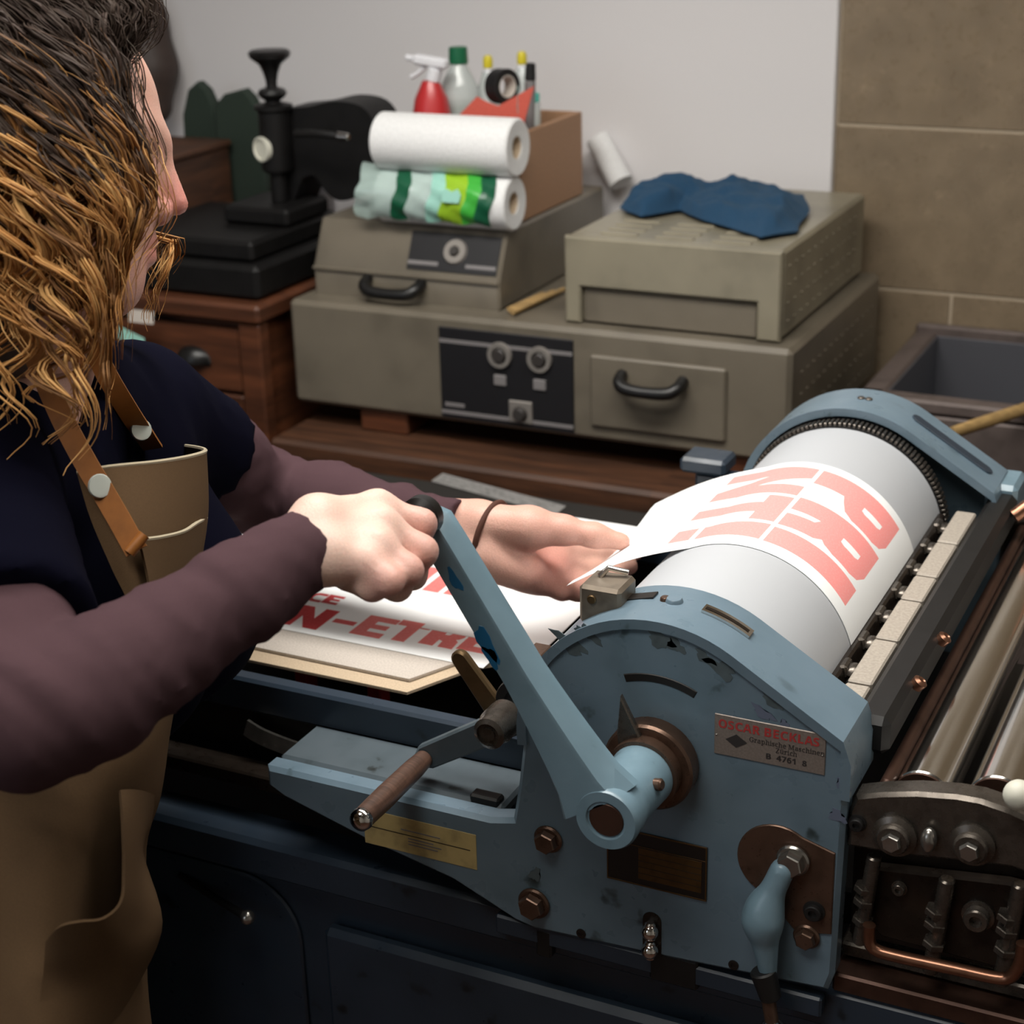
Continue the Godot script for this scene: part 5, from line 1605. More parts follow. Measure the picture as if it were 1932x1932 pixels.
# ------------------------------------------------------------------ printed sheets
func fill_poly(im: Image, pts: Array, c: Color):
	var y0 := 1e9
	var y1 := -1e9
	for q in pts:
		y0 = minf(y0, q.y)
		y1 = maxf(y1, q.y)
	for y in range(maxi(int(y0), 0), mini(int(y1) + 1, im.get_height())):
		var xs := []
		for i in pts.size():
			var a: Vector2 = pts[i]
			var b: Vector2 = pts[(i + 1) % pts.size()]
			var yy := y + 0.5
			if (a.y <= yy) != (b.y <= yy): xs.append(a.x + (yy - a.y) / (b.y - a.y) * (b.x - a.x))
		xs.sort()
		for k in range(0, xs.size() - 1, 2):
			var xa := maxi(int(round(xs[k])), 0)
			var xb := mini(int(round(xs[k + 1])), im.get_width())
			if xb > xa: im.fill_rect(Rect2i(xa, y, xb - xa, 1), c)
func glyph(ch: String) -> Array:
	match ch:
		"P": return [[[0, 0], [0.72, 0], [0.93, 0.06], [1, 0.16], [1, 0.45], [0.9, 0.56], [0.7, 0.62], [0.52, 0.66], [0.52, 1], [0, 1]], [[0.44, 0.17], [0.56, 0.17], [0.60, 0.21], [0.60, 0.38], [0.56, 0.43], [0.44, 0.43]]]
		"R": return [[[0, 0], [0.72, 0], [0.93, 0.06], [1, 0.16], [1, 0.40], [0.93, 0.52], [0.86, 0.56], [0.96, 0.64], [1, 1], [0.58, 1], [0.55, 0.72], [0.44, 0.68], [0.44, 1], [0, 1]], [[0.44, 0.17], [0.56, 0.17], [0.60, 0.21], [0.60, 0.36], [0.56, 0.41], [0.44, 0.41]]]
		"I": return [[[0, 0], [1, 0], [1, 1], [0, 1]]]
		"N": return [[[0, 0], [0.36, 0], [0.66, 0.52], [0.66, 0], [1, 0], [1, 1], [0.66, 1], [0.34, 0.48], [0.34, 1], [0, 1]]]
		"T": return [[[0, 0], [1, 0], [1, 0.27], [0.70, 0.27], [0.70, 1], [0.30, 1], [0.30, 0.27], [0, 0.27]]]
		"!": return [[[0, 0], [1, 0], [0.92, 0.70], [0.08, 0.70]], [[0.08, 0.76], [0.92, 0.76], [0.92, 1], [0.08, 1]]]
		"E": return [[[0, 0], [1, 0], [1, 0.24], [0.42, 0.24], [0.42, 0.39], [0.92, 0.39], [0.92, 0.60], [0.42, 0.60], [0.42, 0.76], [1, 0.76], [1, 1], [0, 1]]]
		"C": return [[[1, 0], [0.5, 0], [0.16, 0.12], [0, 0.35], [0, 0.65], [0.16, 0.88], [0.5, 1], [1, 1], [1, 0.76], [0.55, 0.76], [0.40, 0.66], [0.36, 0.5], [0.40, 0.34], [0.55, 0.24], [1, 0.24]]]
		"-": return [[[0, 0.40], [1, 0.40], [1, 0.60], [0, 0.60]]]
		"n": return [[[0, 0], [1, 0], [1, 1], [0.66, 1], [0.66, 0.2], [0.36, 0.2], [0.36, 1], [0, 1]]]
	return []
func set_type(im: Image, ch: String, r: Rect2, ink: Color, paper: Color):
	var n := 0
	for poly in glyph(ch):
		var pts := []
		for q in poly: pts.append(r.position + Vector2(q[0] * r.size.x, q[1] * r.size.y))
		# the second outline of P and R is the hole in the letter
		fill_poly(im, pts, paper if n == 1 and ch in ["P", "R"] else ink)
		n += 1
func ink_grain(im: Image, paper: Color, seed_: int):
	# wood type prints unevenly: pale specks in the ink
	var nz := FastNoiseLite.new()
	nz.seed = seed_
	nz.frequency = 0.09
	nz.fractal_octaves = 3
	for y in im.get_height():
		for x in im.get_width():
			var c := im.get_pixel(x, y)
			if c.g < 0.8:
				var v := nz.get_noise_2d(x, y) * 0.5 + 0.5
				im.set_pixel(x, y, c.lerp(paper, clampf((v - 0.45) * 0.35, 0.0, 0.16)))
func sheet_of(called: String, grid: Array, im: Image, thick: float, label: String, cat := "print", group := "", rough := 0.75):
	for r in grid: r.reverse()
	im.flip_x()
	var m := StandardMaterial3D.new()
	m.resource_name = called
	m.albedo_texture = ImageTexture.create_from_image(im)
	m.roughness = rough
	var g := Geo.new()
	g.sheet(grid, thick, true)
	return single(called, g.mesh(50), m, label, cat, group)

func printed_things():
	var paper := c8(244, 245, 245)
	var salmon := c8(246, 152, 148)
	# --- the sheet being pulled off the cylinder
	var za := -1.587
	var zb := -1.357
	var R := RC + 0.0008
	var a0 := deg_to_rad(16.0)
	var tail := Vector2(-0.615, 0.997)
	var rel := tail - AX
	var a1 := rel.angle() - acos(R / rel.length())
	var arc := R * (a1 - a0)
	var tp := AX + Vector2(cos(a1), sin(a1)) * R
	var flat := tp.distance_to(tail)
	var len := arc + flat
	var path := []
	for k in 41:
		var a := lerpf(a0, a1, k / 40.0)
		path.append(AX + Vector2(cos(a), sin(a)) * R)
	for k in range(1, 17):
		var f := k / 16.0
		path.append(tp.lerp(tail, f) + Vector2(-0.18, 0.98) * 0.006 * sin(PI * f))
	# rows must be even in length along the sheet for the print to lie true
	var even := []
	var cum := [0.0]
	for k in range(1, path.size()): cum.append(cum[-1] + path[k].distance_to(path[k - 1]))
	for k in 61:
		var s: float = cum[-1] * k / 60.0
		var i := 0
		while i < path.size() - 2 and cum[i + 1] < s: i += 1
		even.append(path[i].lerp(path[i + 1], clampf((s - cum[i]) / (cum[i + 1] - cum[i]), 0, 1)))
	var grid := []
	for k in even.size():
		var r := []
		for j in 17:
			var f := j / 16.0
			var z := lerpf(za, zb, f)
			var lift := 0.0
			if k > 44: lift = 0.012 * pow((k - 44) / 16.0, 2) * sin(PI * clampf(f * 1.1 - 0.05, 0, 1)) * -1.0
			r.append(Vector3(even[k].x, even[k].y + lift, z))
		grid.append(r)
	var sc := 4000.0
	var im := Image.create(int((zb - za) * sc), int(cum[-1] * sc), false, Image.FORMAT_RGB8)
	im.fill(paper)
	var put := func(ch: String, u: float, v: float, w: float, h: float): set_type(im, ch, Rect2(u * sc, v * sc, w * sc, h * sc), salmon, paper)
	put.call("P", 0.015, 0.030, 0.073, 0.096)
	put.call("R", 0.094, 0.030, 0.073, 0.096)
	put.call("I", 0.174, 0.030, 0.036, 0.096)
	put.call("N", 0.015, 0.130, 0.078, 0.092)
	put.call("T", 0.099, 0.130, 0.066, 0.092)
	put.call("!", 0.171, 0.130, 0.038, 0.092)
	ink_grain(im, paper, 2)
	sheet_of("printed_sheet", grid, im, 0.0004, "white sheet with salmon-red PRINT! lettering curving over the cylinder", "print")
	# --- printed sheets on the feed board
	var y := 0.9000
	var deck := func(x0: float, x1: float, z0: float, z1: float, yy: float) -> Array:
		var g := []
		for i in 5:
			var r := []
			for j in 9: r.append(Vector3(lerpf(x0, x1, j / 8.0), yy, lerpf(z0, z1, i / 4.0)))
			g.append(r)
		return g
	var red := c8(222, 116, 112)
	var deep := c8(192, 46, 50)
	var A := [-1.16, -0.700, -1.74, -1.343]
	sc = 3000.0
	im = Image.create(int((A[1] - A[0]) * sc), int((A[3] - A[2]) * sc), false, Image.FORMAT_RGB8)
	im.fill(paper)
	var lay := func(ch: String, x0: float, x1: float, z0: float, z1: float, c: Color, S: Array): set_type(im, ch, Rect2((x0 - S[0]) * sc, (z0 - S[2]) * sc, (x1 - x0) * sc, (z1 - z0) * sc), c, paper)
	lay.call("N", -0.947, -0.899, -1.403, -1.354, deep, A)
	lay.call("-", -0.894, -0.868, -1.406, -1.358, deep.lerp(red, 0.5), A)
	lay.call("E", -0.864, -0.828, -1.408, -1.361, red, A)
	lay.call("T", -0.827, -0.790, -1.411, -1.364, red, A)
	lay.call("R", -0.787, -0.748, -1.415, -1.368, red, A)
	lay.call("E", -0.745, -0.712, -1.418, -1.371, red, A)
	lay.call("C", -0.953, -0.932, -1.436, -1.414, deep, A)
	lay.call("E", -0.931, -0.912, -1.437, -1.415, deep, A)
	for q in [[-0.905, -0.884], [-0.872, -0.853], [-0.846, -0.826], [-0.820, -0.800]]:
		lay.call("I", q[0], q[1], -1.545, -1.485, red, A)
	ink_grain(im, paper, 5)
	sheet_of("printed_poster", deck.call(A[0], A[1], A[2], A[3], y), im, 0.0004, "white poster with red CE and N-ETR lettering lying on the cards", "print")
	var B := [-0.800, -0.661, -1.74, -1.400]
	im = Image.create(int((B[1] - B[0]) * sc), int((B[3] - B[2]) * sc), false, Image.FORMAT_RGB8)
	im.fill(paper)
	lay.call("I", -0.793, -0.776, -1.560, -1.486, red, B)
	lay.call("n", -0.770, -0.734, -1.560, -1.490, red, B)
	lay.call("I", -0.727, -0.706, -1.560, -1.494, red, B)
	ink_grain(im, paper, 6)
	sheet_of("printed_poster", deck.call(B[0], B[1], B[2], B[3], y + 0.0007), im, 0.0004, "white poster with red letter stems overlapping the other poster", "print")
	# --- cards under the posters, with one corner trimmed
	for k in 2:
		var yy: float = [0.8975, 0.8935][k]
		var px: Array = [[[445, 1213], [772, 1284], [865, 1251]], [[425, 1238], [768, 1309], [893, 1263]]][k]
		var pts := []
		for q in px:
			var w := OY(q[0], q[1], yy)
			pts.append(Vector2(w.x, -w.z))
		pts[0].x = -1.20
		pts.append(Vector2(-0.690 - 0.004 * k, pts[2].y + 0.02))
		pts.append(Vector2(-0.690 - 0.004 * k, 1.72))
		pts.append(Vector2(-1.20, 1.72))
		var g := Geo.new()
		g.prism(pts, Vector3(0, yy, 0), Vector3(1, 0, 0), Vector3(0, 0, -1), -0.0015, 0.0018, 0.0003)
		single("card_sheet", g.mesh(), M.card_grey if k == 0 else M.card_tan, ["grey card with a trimmed corner directly under the posters", "tan board with a trimmed corner under the grey card"][k], "card")
	# red blocks that carry the board
	for q in [[575, 1270], [712, 1303], [300, 1215]]:
		var w := OZ(q[0], q[1], -1.30)
		single("red_block", gbox(Vector3(w.x - 0.008, 0.8005, -1.312), Vector3(w.x + 0.008, 0.8912, -1.292), 0.002), M.red_paint, "red bearer block standing on the press bed under the cards", "block", "red bearers under the cards")
	# newsprint strip on the table beyond the press
	var g2 := Geo.new()
	var nr := []
	var n0 := OY(835, 893, 0.7925)
	var n1 := OY(1068, 955, 0.7925)
	for i in 2:
		var r := []
		for j in 9: r.append(n0.lerp(n1, j / 8.0) + Vector3(0.0, 0, 0.035 * i))
		nr.append(r)
	im = Image.create(256, 48, false, Image.FORMAT_RGB8)
	im.fill(c8(132, 130, 128))
	var rng := RandomNumberGenerator.new()
	rng.seed = 9
	for k in 120: im.fill_rect(Rect2i(rng.randi_range(4, 244), rng.randi_range(4, 42), rng.randi_range(3, 12), 2), c8(92, 90, 90))
	sheet_of("newsprint_strip", nr, im, 0.0006, "strip of printed newsprint on the dark table behind the press", "paper")

# ------------------------------------------------------------------ the printer
static func ellipsoid(p: Vector3, r: Vector3) -> float:
	var k0 := (p / r).length()
	var k1 := (p / (r * r)).length()
	return k0 * (k0 - 1.0) / maxf(k1, 1e-6)
func lin(r: int, g: int, b: int) -> Color: return c8(r, g, b).srgb_to_linear()

func person():
	var right := cb.x
	var up := cb.y
	var near := cb.z
	var t := thing("person", "printer in navy tee, mauve sleeves and tan apron, one hand on the crank", "person", Vector3(-0.95, 0, -1.05))
	# ---------- main joints
	var RS := D(-50, 905, 1.31)
	var RE := D(45, 1352, 1.10)
	var RW := D(600, 1012, 1.245)
	var LS := D(258, 772, 1.60)
	var LE := D(490, 925, 1.80)
	var LW := D(878, 1010, 1.69)
	var mid := (RS + LS) * 0.5
	var W := (LS - RS).normalized()
	var UP := Vector3.UP
	var CF := W.cross(UP).normalized()
	if CF.dot(right) < 0: CF = -CF
	# ---------- head frame
	var F := (right * 0.975 - up * 0.06 - near * 0.21).normalized()
	var U := (up + right * 0.075)
	U = (U - F * U.dot(F)).normalized()
	var S := F.cross(U)
	var nose := D(357, 401, 1.40)
	var hb := Basis(F, U, S)
	var to_head := hb.inverse()
	var NB := mid + UP * 0.045 - CF * 0.01
	var neck_top := nose + hb * Vector3(-0.125, -0.045, 0)
	var neck_bones := [[neck_top, NB, 0.050, 0.056]]
	# ---------- right hand, closed on the grip: [MCP, PIP, DIP, tip] as pixels and depth
	var rh := []
	var RF := [
		[[712, 957, 1.258], [796, 988, 1.262], [792, 1036, 1.286], [752, 1052, 1.298], 0.0115, 0.0092],
		[[720, 990, 1.236], [797, 1040, 1.237], [778, 1086, 1.258], [738, 1090, 1.272], 0.0118, 0.0096],
		[[712, 1030, 1.216], [770, 1076, 1.213], [750, 1108, 1.230], [708, 1106, 1.245], 0.0114, 0.0092],
		[[693, 1064, 1.202], [735, 1096, 1.195], [702, 1110, 1.206], [652, 1098, 1.220], 0.0102, 0.0084]]
	var wr := [D(598, 985, 1.222), D(606, 1018, 1.212), D(614, 1050, 1.206)]
	for k in 4:
		var q: Array = RF[k]
		var j := []
		for i in 4: j.append(D(q[i][0], q[i][1], q[i][2]))
		rh.append([wr[mini(k, 2)], j[0], 0.017, q[4]])
		rh.append([j[0], j[1], q[4], q[5]])
		rh.append([j[1], j[2], q[5], q[5] * 0.92])
		rh.append([j[2], j[3], q[5] * 0.92, q[5] * 0.8])
	rh.append([D(530, 1062, 1.192), wr[0], 0.018, 0.0195])
	rh.append([D(530, 1068, 1.192), wr[2], 0.018, 0.0195])
	# thumb under the grip on the far side
	rh.append([wr[0] + near * -0.012, D(690, 1000, 1.285), 0.016, 0.0125])
	rh.append([D(690, 1000, 1.285), D(752, 1040, 1.310), 0.0125, 0.0098])
	rh.append([D(752, 1040, 1.310), D(765, 1075, 1.300), 0.0098, 0.008])
	# ---------- left hand, thumb above the sheet, fingers below it
	var lh := []
	var LF := [
		[[1052, 1040, 1.735], [1128, 1046, 1.775], [1168, 1048, 1.790], [1200, 1044, 1.80], 0.0118, 0.0092],
		[[1046, 1066, 1.722], [1118, 1080, 1.755], [1160, 1078, 1.775], [1190, 1070, 1.785], 0.0120, 0.0095],
		[[1034, 1086, 1.706], [1092, 1103, 1.728], [1132, 1102, 1.748], [1165, 1092, 1.762], 0.0114, 0.0090],
		[[1014, 1098, 1.692], [1060, 1114, 1.705], [1092, 1116, 1.720], [1120, 1110, 1.734], 0.0105, 0.0082]]
	var wl := [D(900, 985, 1.695), D(902, 1014, 1.69), D(905, 1044, 1.688)]
	for k in 4:
		var q: Array = LF[k]
		var j := []
		for i in 4: j.append(D(q[i][0], q[i][1], q[i][2]))
		lh.append([wl[mini(k, 2)], j[0], 0.018, q[4]])
		lh.append([j[0], j[1], q[4], q[5]])
		lh.append([j[1], j[2], q[5], q[5] * 0.92])
		lh.append([j[2], j[3], q[5] * 0.92, q[5] * 0.8])
	lh.append([D(800, 985, 1.72), wl[0], 0.026, 0.022])
	lh.append([D(800, 1000, 1.72), wl[2], 0.027, 0.023])
	# thumb and its ball, heel of the hand
	lh.append([D(925, 990, 1.682), D(1000, 996, 1.668), 0.021, 0.020])
	lh.append([D(1000, 996, 1.668), D(1062, 1000, 1.668), 0.0195, 0.0135])
	lh.append([D(1062, 1000, 1.668), D(1122, 1010, 1.666), 0.0130, 0.0108])
	lh.append([D(1122, 1010, 1.666), D(1172, 1022, 1.668), 0.0105, 0.0086])
	lh.append([D(920, 1050, 1.684), D(990, 1078, 1.682), 0.022, 0.020])
	# ---------- body skin: one mesh
	var body := Nets.new()
	var base := lin(228, 182, 164)
	var rosy := lin(214, 128, 118)
	var pale := lin(236, 200, 184)
	var f_head := func(q: Vector3) -> float:
		var p := to_head * (q - nose)
		var a := Vector3(p.x, p.y, absf(p.z))
		var d := ellipsoid(p - Vector3(-0.116, 0.062, 0), Vector3(0.090, 0.096, 0.073))
		d = smin(d, ellipsoid(p - Vector3(-0.078, -0.008, 0), Vector3(0.052, 0.082, 0.056)), 0.03)
		d = smin(d, capsule(a, Vector3(-0.056, -0.066, 0.008), Vector3(-0.120, -0.030, 0.046), 0.0185, 0.028), 0.025)
		d = smin(d, capsule(p, Vector3(-0.027, 0.046, 0), Vector3(-0.0105, 0.006, 0), 0.0075, 0.0095), 0.012)
		d = smin(d, capsule(a, Vector3(-0.022, -0.004, 0.010), Vector3(-0.030, 0.0, 0.012), 0.0075, 0.008), 0.008)
		d = smin(d, capsule(a, Vector3(-0.031, 0.056, 0.004), Vector3(-0.048, 0.056, 0.036), 0.008, 0.010), 0.02)
		d = smin(d, capsule(a, Vector3(-0.060, -0.010, 0.040), Vector3(-0.075, 0.0, 0.048), 0.016, 0.016), 0.025)
		d = smin(d, capsule(a, Vector3(-0.0290, -0.0270, 0.002), Vector3(-0.044, -0.0305, 0.020), 0.0062, 0.003), 0.006)
		d = smin(d, capsule(a, Vector3(-0.0300, -0.0390, 0.002), Vector3(-0.044, -0.0350, 0.018), 0.0068, 0.003), 0.006)
		d = maxf(d, -capsule(a, Vector3(-0.0215, -0.0328, 0.0), Vector3(-0.042, -0.0332, 0.021), 0.0020, 0.0012))
		d = maxf(d, -capsule(a, Vector3(-0.0195, -0.0125, 0.0055), Vector3(-0.024, -0.010, 0.0065), 0.0032, 0.002))
		# eye sockets and lids
		d = maxf(d, -(a.distance_to(Vector3(-0.026, 0.036, 0.036)) - 0.013))
		d = smin(d, a.distance_to(Vector3(-0.050, 0.034, 0.032)) - 0.0145, 0.004)
		# ears
		d = smin(d, ellipsoid(a - Vector3(-0.128, 0.012, 0.073), Vector3(0.016, 0.030, 0.008)), 0.008)
		return smin(d, bones(q, neck_bones, 0.02), 0.03)
	var f_tint := func(q: Vector3) -> Color:
		var p := to_head * (q - nose)
		var k := exp(-pow(p.distance_to(Vector3(-0.012, 0.008, 0)) / 0.022, 2)) * 0.75
		k = maxf(k, exp(-pow(Vector3(p.x, p.y, absf(p.z)).distance_to(Vector3(-0.035, -0.033, 0.006)) / 0.014, 2)) * 0.9)
		k = maxf(k, exp(-pow(p.distance_to(Vector3(-0.052, -0.06, 0)) / 0.03, 2)) * 0.25)
		return lin(204, 158, 142).lerp(rosy, k)  # face base darker than the hands: shade put into the skin colour
	body.grow(nose + hb * Vector3(-0.115, 0.04, 0) - Vector3(0.14, 0.17, 0.14), nose + hb * Vector3(-0.115, 0.04, 0) + Vector3(0.14, 0.15, 0.14), 0.0035, f_head, f_tint)
	var f_rh := func(q: Vector3) -> float: return bones(q, rh, 0.010)
	var knk := []
	for q in RF: knk.append(D(q[1][0], q[1][1], q[1][2]))
	var t_rh := func(q: Vector3) -> Color:
		var k := 0.0
		for a in knk: k = maxf(k, exp(-pow(q.distance_to(a) / 0.02, 2)))
		return pale.lerp(rosy, 0.55 * k)
	var rc := D(690, 1030, 1.24)
	body.grow(rc - Vector3(0.12, 0.085, 0.11), rc + Vector3(0.10, 0.085, 0.10), 0.0027, f_rh, t_rh)
	var f_lh := func(q: Vector3) -> float: return bones(q, lh, 0.011)
	var palm := D(1050, 1055, 1.69)
	var t_lh := func(q: Vector3) -> Color: return base.lerp(rosy, 0.10 + 0.5 * exp(-pow(q.distance_to(palm) / 0.045, 2)))
	var lc := D(1020, 1040, 1.72)
	body.grow(lc - Vector3(0.15, 0.08, 0.12), lc + Vector3(0.13, 0.08, 0.12), 0.0028, f_lh, t_lh)
	# ---------- torso
	var wa := mid - UP * 0.33 - CF * 0.10
	var hp := mid - UP * 0.47 - CF * 0.17
	var tb := []
	for s in [-1.0, 1.0]:
		tb.append([mid - UP * 0.05 + W * s * 0.075, mid - UP * 0.16 + W * s * 0.07 + CF * 0.012, 0.075, 0.092])
		tb.append([mid - UP * 0.16 + W * s * 0.07 + CF * 0.012, wa + W * s * 0.055, 0.092, 0.085])
		tb.append([wa + W * s * 0.055, hp + W * s * 0.075, 0.085, 0.105])
		tb.append([mid - UP * 0.165 + W * s * 0.065 + CF * 0.06, mid - UP * 0.18 + W * s * 0.06 + CF * 0.065, 0.055, 0.055])
	tb.append([NB - UP * 0.01, RS, 0.052, 0.050])
	tb.append([NB - UP * 0.01, LS, 0.052, 0.050])
	var f_torso := func(q: Vector3) -> float: return bones(q, tb, 0.05)
	var f_chest := func(q: Vector3) -> float: return maxf(smin(f_torso.call(q), bones(q, neck_bones, 0.02), 0.03) + 0.013, -(q.y - (mid.y - 0.20)))
	body.grow(mid - Vector3(0.26, 0.22, 0.28), mid + Vector3(0.26, 0.16, 0.28), 0.011, f_chest, func(_q): return lin(206, 160, 144))
	part("body", body.mesh(), M.skin, t)
	# eye, seen past the hair
	for s in [-1.0, 1.0]:
		var e := Geo.new()
		e.ball(nose + hb * Vector3(-0.0475, 0.034, 0.032 * s), 0.0132, 16)
		part("eye", e.mesh(60), M.button, t)
	# ---------- navy tee with a V neck and short sleeves
	var vb := D(143, 902, 1.36)
	var va := D(-5, 752, 1.36)
	var vc := D(168, 700, 1.42)
	var vcn := (CF + UP * 0.35).normalized()
	var nl := (va - vb).cross(vcn).normalized()
	if nl.dot(vc - vb) < 0: nl = -nl
	var nr := (vc - vb).cross(vcn).normalized()
	if nr.dot(va - vb) < 0: nr = -nr
	var r_end := RS.lerp(RE, 0.70)
	var rd := (RE - RS).normalized()
	var l_end := LS.lerp(LE, 0.52)
	var ldv := (LE - LS).normalized()
	var slR := [[RS, r_end + rd * 0.05, 0.060, 0.064]]
	var slL := [[LS, l_end + ldv * 0.05, 0.060, 0.060]]
	var crease := FastNoiseLite.new()
	crease.seed = 4
	crease.frequency = 16.0
	crease.fractal_octaves = 2
	var f_tee := func(q: Vector3) -> float:
		var d: float = f_torso.call(q) - 0.005
		d = smin(d, maxf(bones(q, slR, 0.02), (q - r_end).dot(rd)), 0.025)
		d = smin(d, maxf(bones(q, slL, 0.02), (q - l_end).dot(ldv)), 0.025)
		d += 0.0022 * crease.get_noise_3d(q.x + q.z, q.y * 0.35, q.z)
		var cut := minf(minf((q - vb).dot(nl), (q - vb).dot(nr)), (q - vb).dot(CF) + 0.10)
		return maxf(d, cut)
	var tee := Nets.new()
	tee.grow(mid - Vector3(0.36, 0.56, 0.42), mid + Vector3(0.36, 0.14, 0.42), 0.0085, f_tee)
	part("tee_shirt", tee.mesh(), M.tee, t, "navy blue V-neck short-sleeved tee")
	# ---------- long mauve sleeves
	var fold := FastNoiseLite.new()
	fold.seed = 23
	fold.frequency = 9.0
	fold.fractal_octaves = 3
	var arms := [
		[[RS, RS.lerp(RE, 0.5), 0.047, 0.049], [RS.lerp(RE, 0.5), RE, 0.049, 0.044], [RE, D(170, 1302, 1.115), 0.0415, 0.0420], [D(170, 1302, 1.115), D(330, 1200, 1.152), 0.0430, 0.0370], [D(330, 1200, 1.152), D(470, 1105, 1.184), 0.0370, 0.0308], [D(470, 1105, 1.184), D(640, 992, 1.222), 0.0308, 0.0256]],
		[[LS, LS.lerp(LE, 0.6), 0.052, 0.050], [LS.lerp(LE, 0.6), LE, 0.050, 0.043], [LE, LE.lerp(LW, 0.35), 0.043, 0.041], [LE.lerp(LW, 0.35), LW + (LW - LE).normalized() * 0.03, 0.041, 0.0305]]]
	var cuffs := [[D(592, 1026, 1.211), (D(640, 992, 1.222) - D(470, 1105, 1.184)).normalized()], [D(860, 1008, 1.69), (LW - LE).normalized()]]
	for k in 2:
		var bl: Array = arms[k]
		var ce: Vector3 = cuffs[k][0]
		var cd: Vector3 = cuffs[k][1]
		var ax: Vector3 = cd
		var fs := func(q: Vector3) -> float:
			var d := bones(q, bl, 0.02)
			var al := (q - ce).dot(ax)
			d += 0.0050 * fold.get_noise_3d(al * 2.4, q.y * 0.55 + k * 7.0, q.z * 0.55) + 0.0028 * fold.get_noise_3d(al * 7.0 + q.y * 3.0, q.y * 1.2, q.z * 1.2 + 5.0)
			d -= 0.0011 * exp(-pow((al + 0.022) / 0.0016, 2))
			# gathers above the cuff and at the elbow
			d += 0.0012 * sin(al * 210.0 + 6.0 * fold.get_noise_3d(q.x, q.y, q.z)) * exp(-pow((al + 0.06) / 0.05, 2))
			return maxf(d, al)
		var lo := Vector3.INF
		var hi := -Vector3.INF
		for b in bl:
			for e in 2:
				lo = lo.min(b[e] - Vector3.ONE * 0.075)
				hi = hi.max(b[e] + Vector3.ONE * 0.075)
		var sk := Nets.new()
		sk.grow(lo, hi, 0.0055, fs)
		part("sleeve", sk.mesh(), M.sleeve, t, "mauve-brown knitted sleeve")
	# ---------- trousers and shoes, out of the picture
	var tr := Nets.new()
	var lg := []
	for s in [-1.0, 1.0]:
		var h: Vector3 = hp + W * s * 0.085
		var kn := Vector3(h.x + CF.x * 0.04, 0.46, h.z + CF.z * 0.04)
		var an := Vector3(h.x - CF.x * 0.03, 0.10, h.z - CF.z * 0.03)
		lg.append([h, kn, 0.095, 0.062])
		lg.append([kn, an, 0.062, 0.052])
		var sh := Nets.new()
		var sb := [[Vector3(an.x, 0.045, an.z), Vector3(an.x, 0.035, an.z) + CF * 0.15, 0.042, 0.034]]
		sh.grow(Vector3(an.x, 0, an.z) - Vector3(0.24, 0.02, 0.24), Vector3(an.x, 0.12, an.z) + Vector3(0.24, 0.02, 0.24), 0.009, func(q): return maxf(bones(q, sb, 0.02), -(q.y - 0.001)))
		part("shoe", sh.mesh(), M.knob_black, t)
	tr.grow(Vector3(hp.x - 0.32, 0.05, hp.z - 0.32), Vector3(hp.x + 0.32, hp.y + 0.12, hp.z + 0.32), 0.013, func(q): return maxf(bones(q, lg, 0.03), -(q.y - 0.07)))
	part("trousers", tr.mesh(), M.tee, t)
	# ---------- apron: bib, skirt, pockets, straps
	var P := func(rows: Array) -> Array:
		var o := []
		for r in rows:
			var a := []
			for q in r: a.append(D(q[0], q[1], q[2]))
			o.append(a)
		return o
	var g := Geo.new()
	var bib := net(P.call([
		[[146, 893, 1.300], [205, 882, 1.302], [300, 872, 1.345], [366, 860, 1.405], [387, 850, 1.455], [345, 842, 1.53], [285, 840, 1.58], [243, 800, 1.61]],
		[[172, 980, 1.290], [235, 975, 1.292], [315, 972, 1.340], [372, 968, 1.405], [391, 960, 1.46], [360, 950, 1.53], [310, 950, 1.59], [270, 940, 1.62]],
		[[212, 1075, 1.285], [260, 1070, 1.292], [325, 1068, 1.340], [366, 1066, 1.405], [377, 1060, 1.46], [350, 1060, 1.53], [310, 1060, 1.59], [280, 1060, 1.62]],
		[[246, 1160, 1.290], [285, 1165, 1.302], [325, 1170, 1.345], [352, 1172, 1.405], [360, 1170, 1.46], [340, 1170, 1.53], [310, 1170, 1.59], [280, 1170, 1.62]],
		[[235, 1280, 1.295], [275, 1290, 1.305], [312, 1292, 1.345], [334, 1292, 1.40], [340, 1290, 1.455], [325, 1290, 1.53], [300, 1290, 1.59], [280, 1290, 1.62]]]), 5, 5)
	g.sheet(bib, 0.0022)
	var ap := part("apron_bib", g.mesh(70), M.apron, t, "tan canvas apron bib")
	# pale stitched rim of the bib
	var rim := []
	for q in bib[0]: rim.append(q + Vector3(0, 0.0005, 0))
	part("bib_hem", gtube(rim, [0.0018], 6), M.apron_edge, ap)
	g = Geo.new()
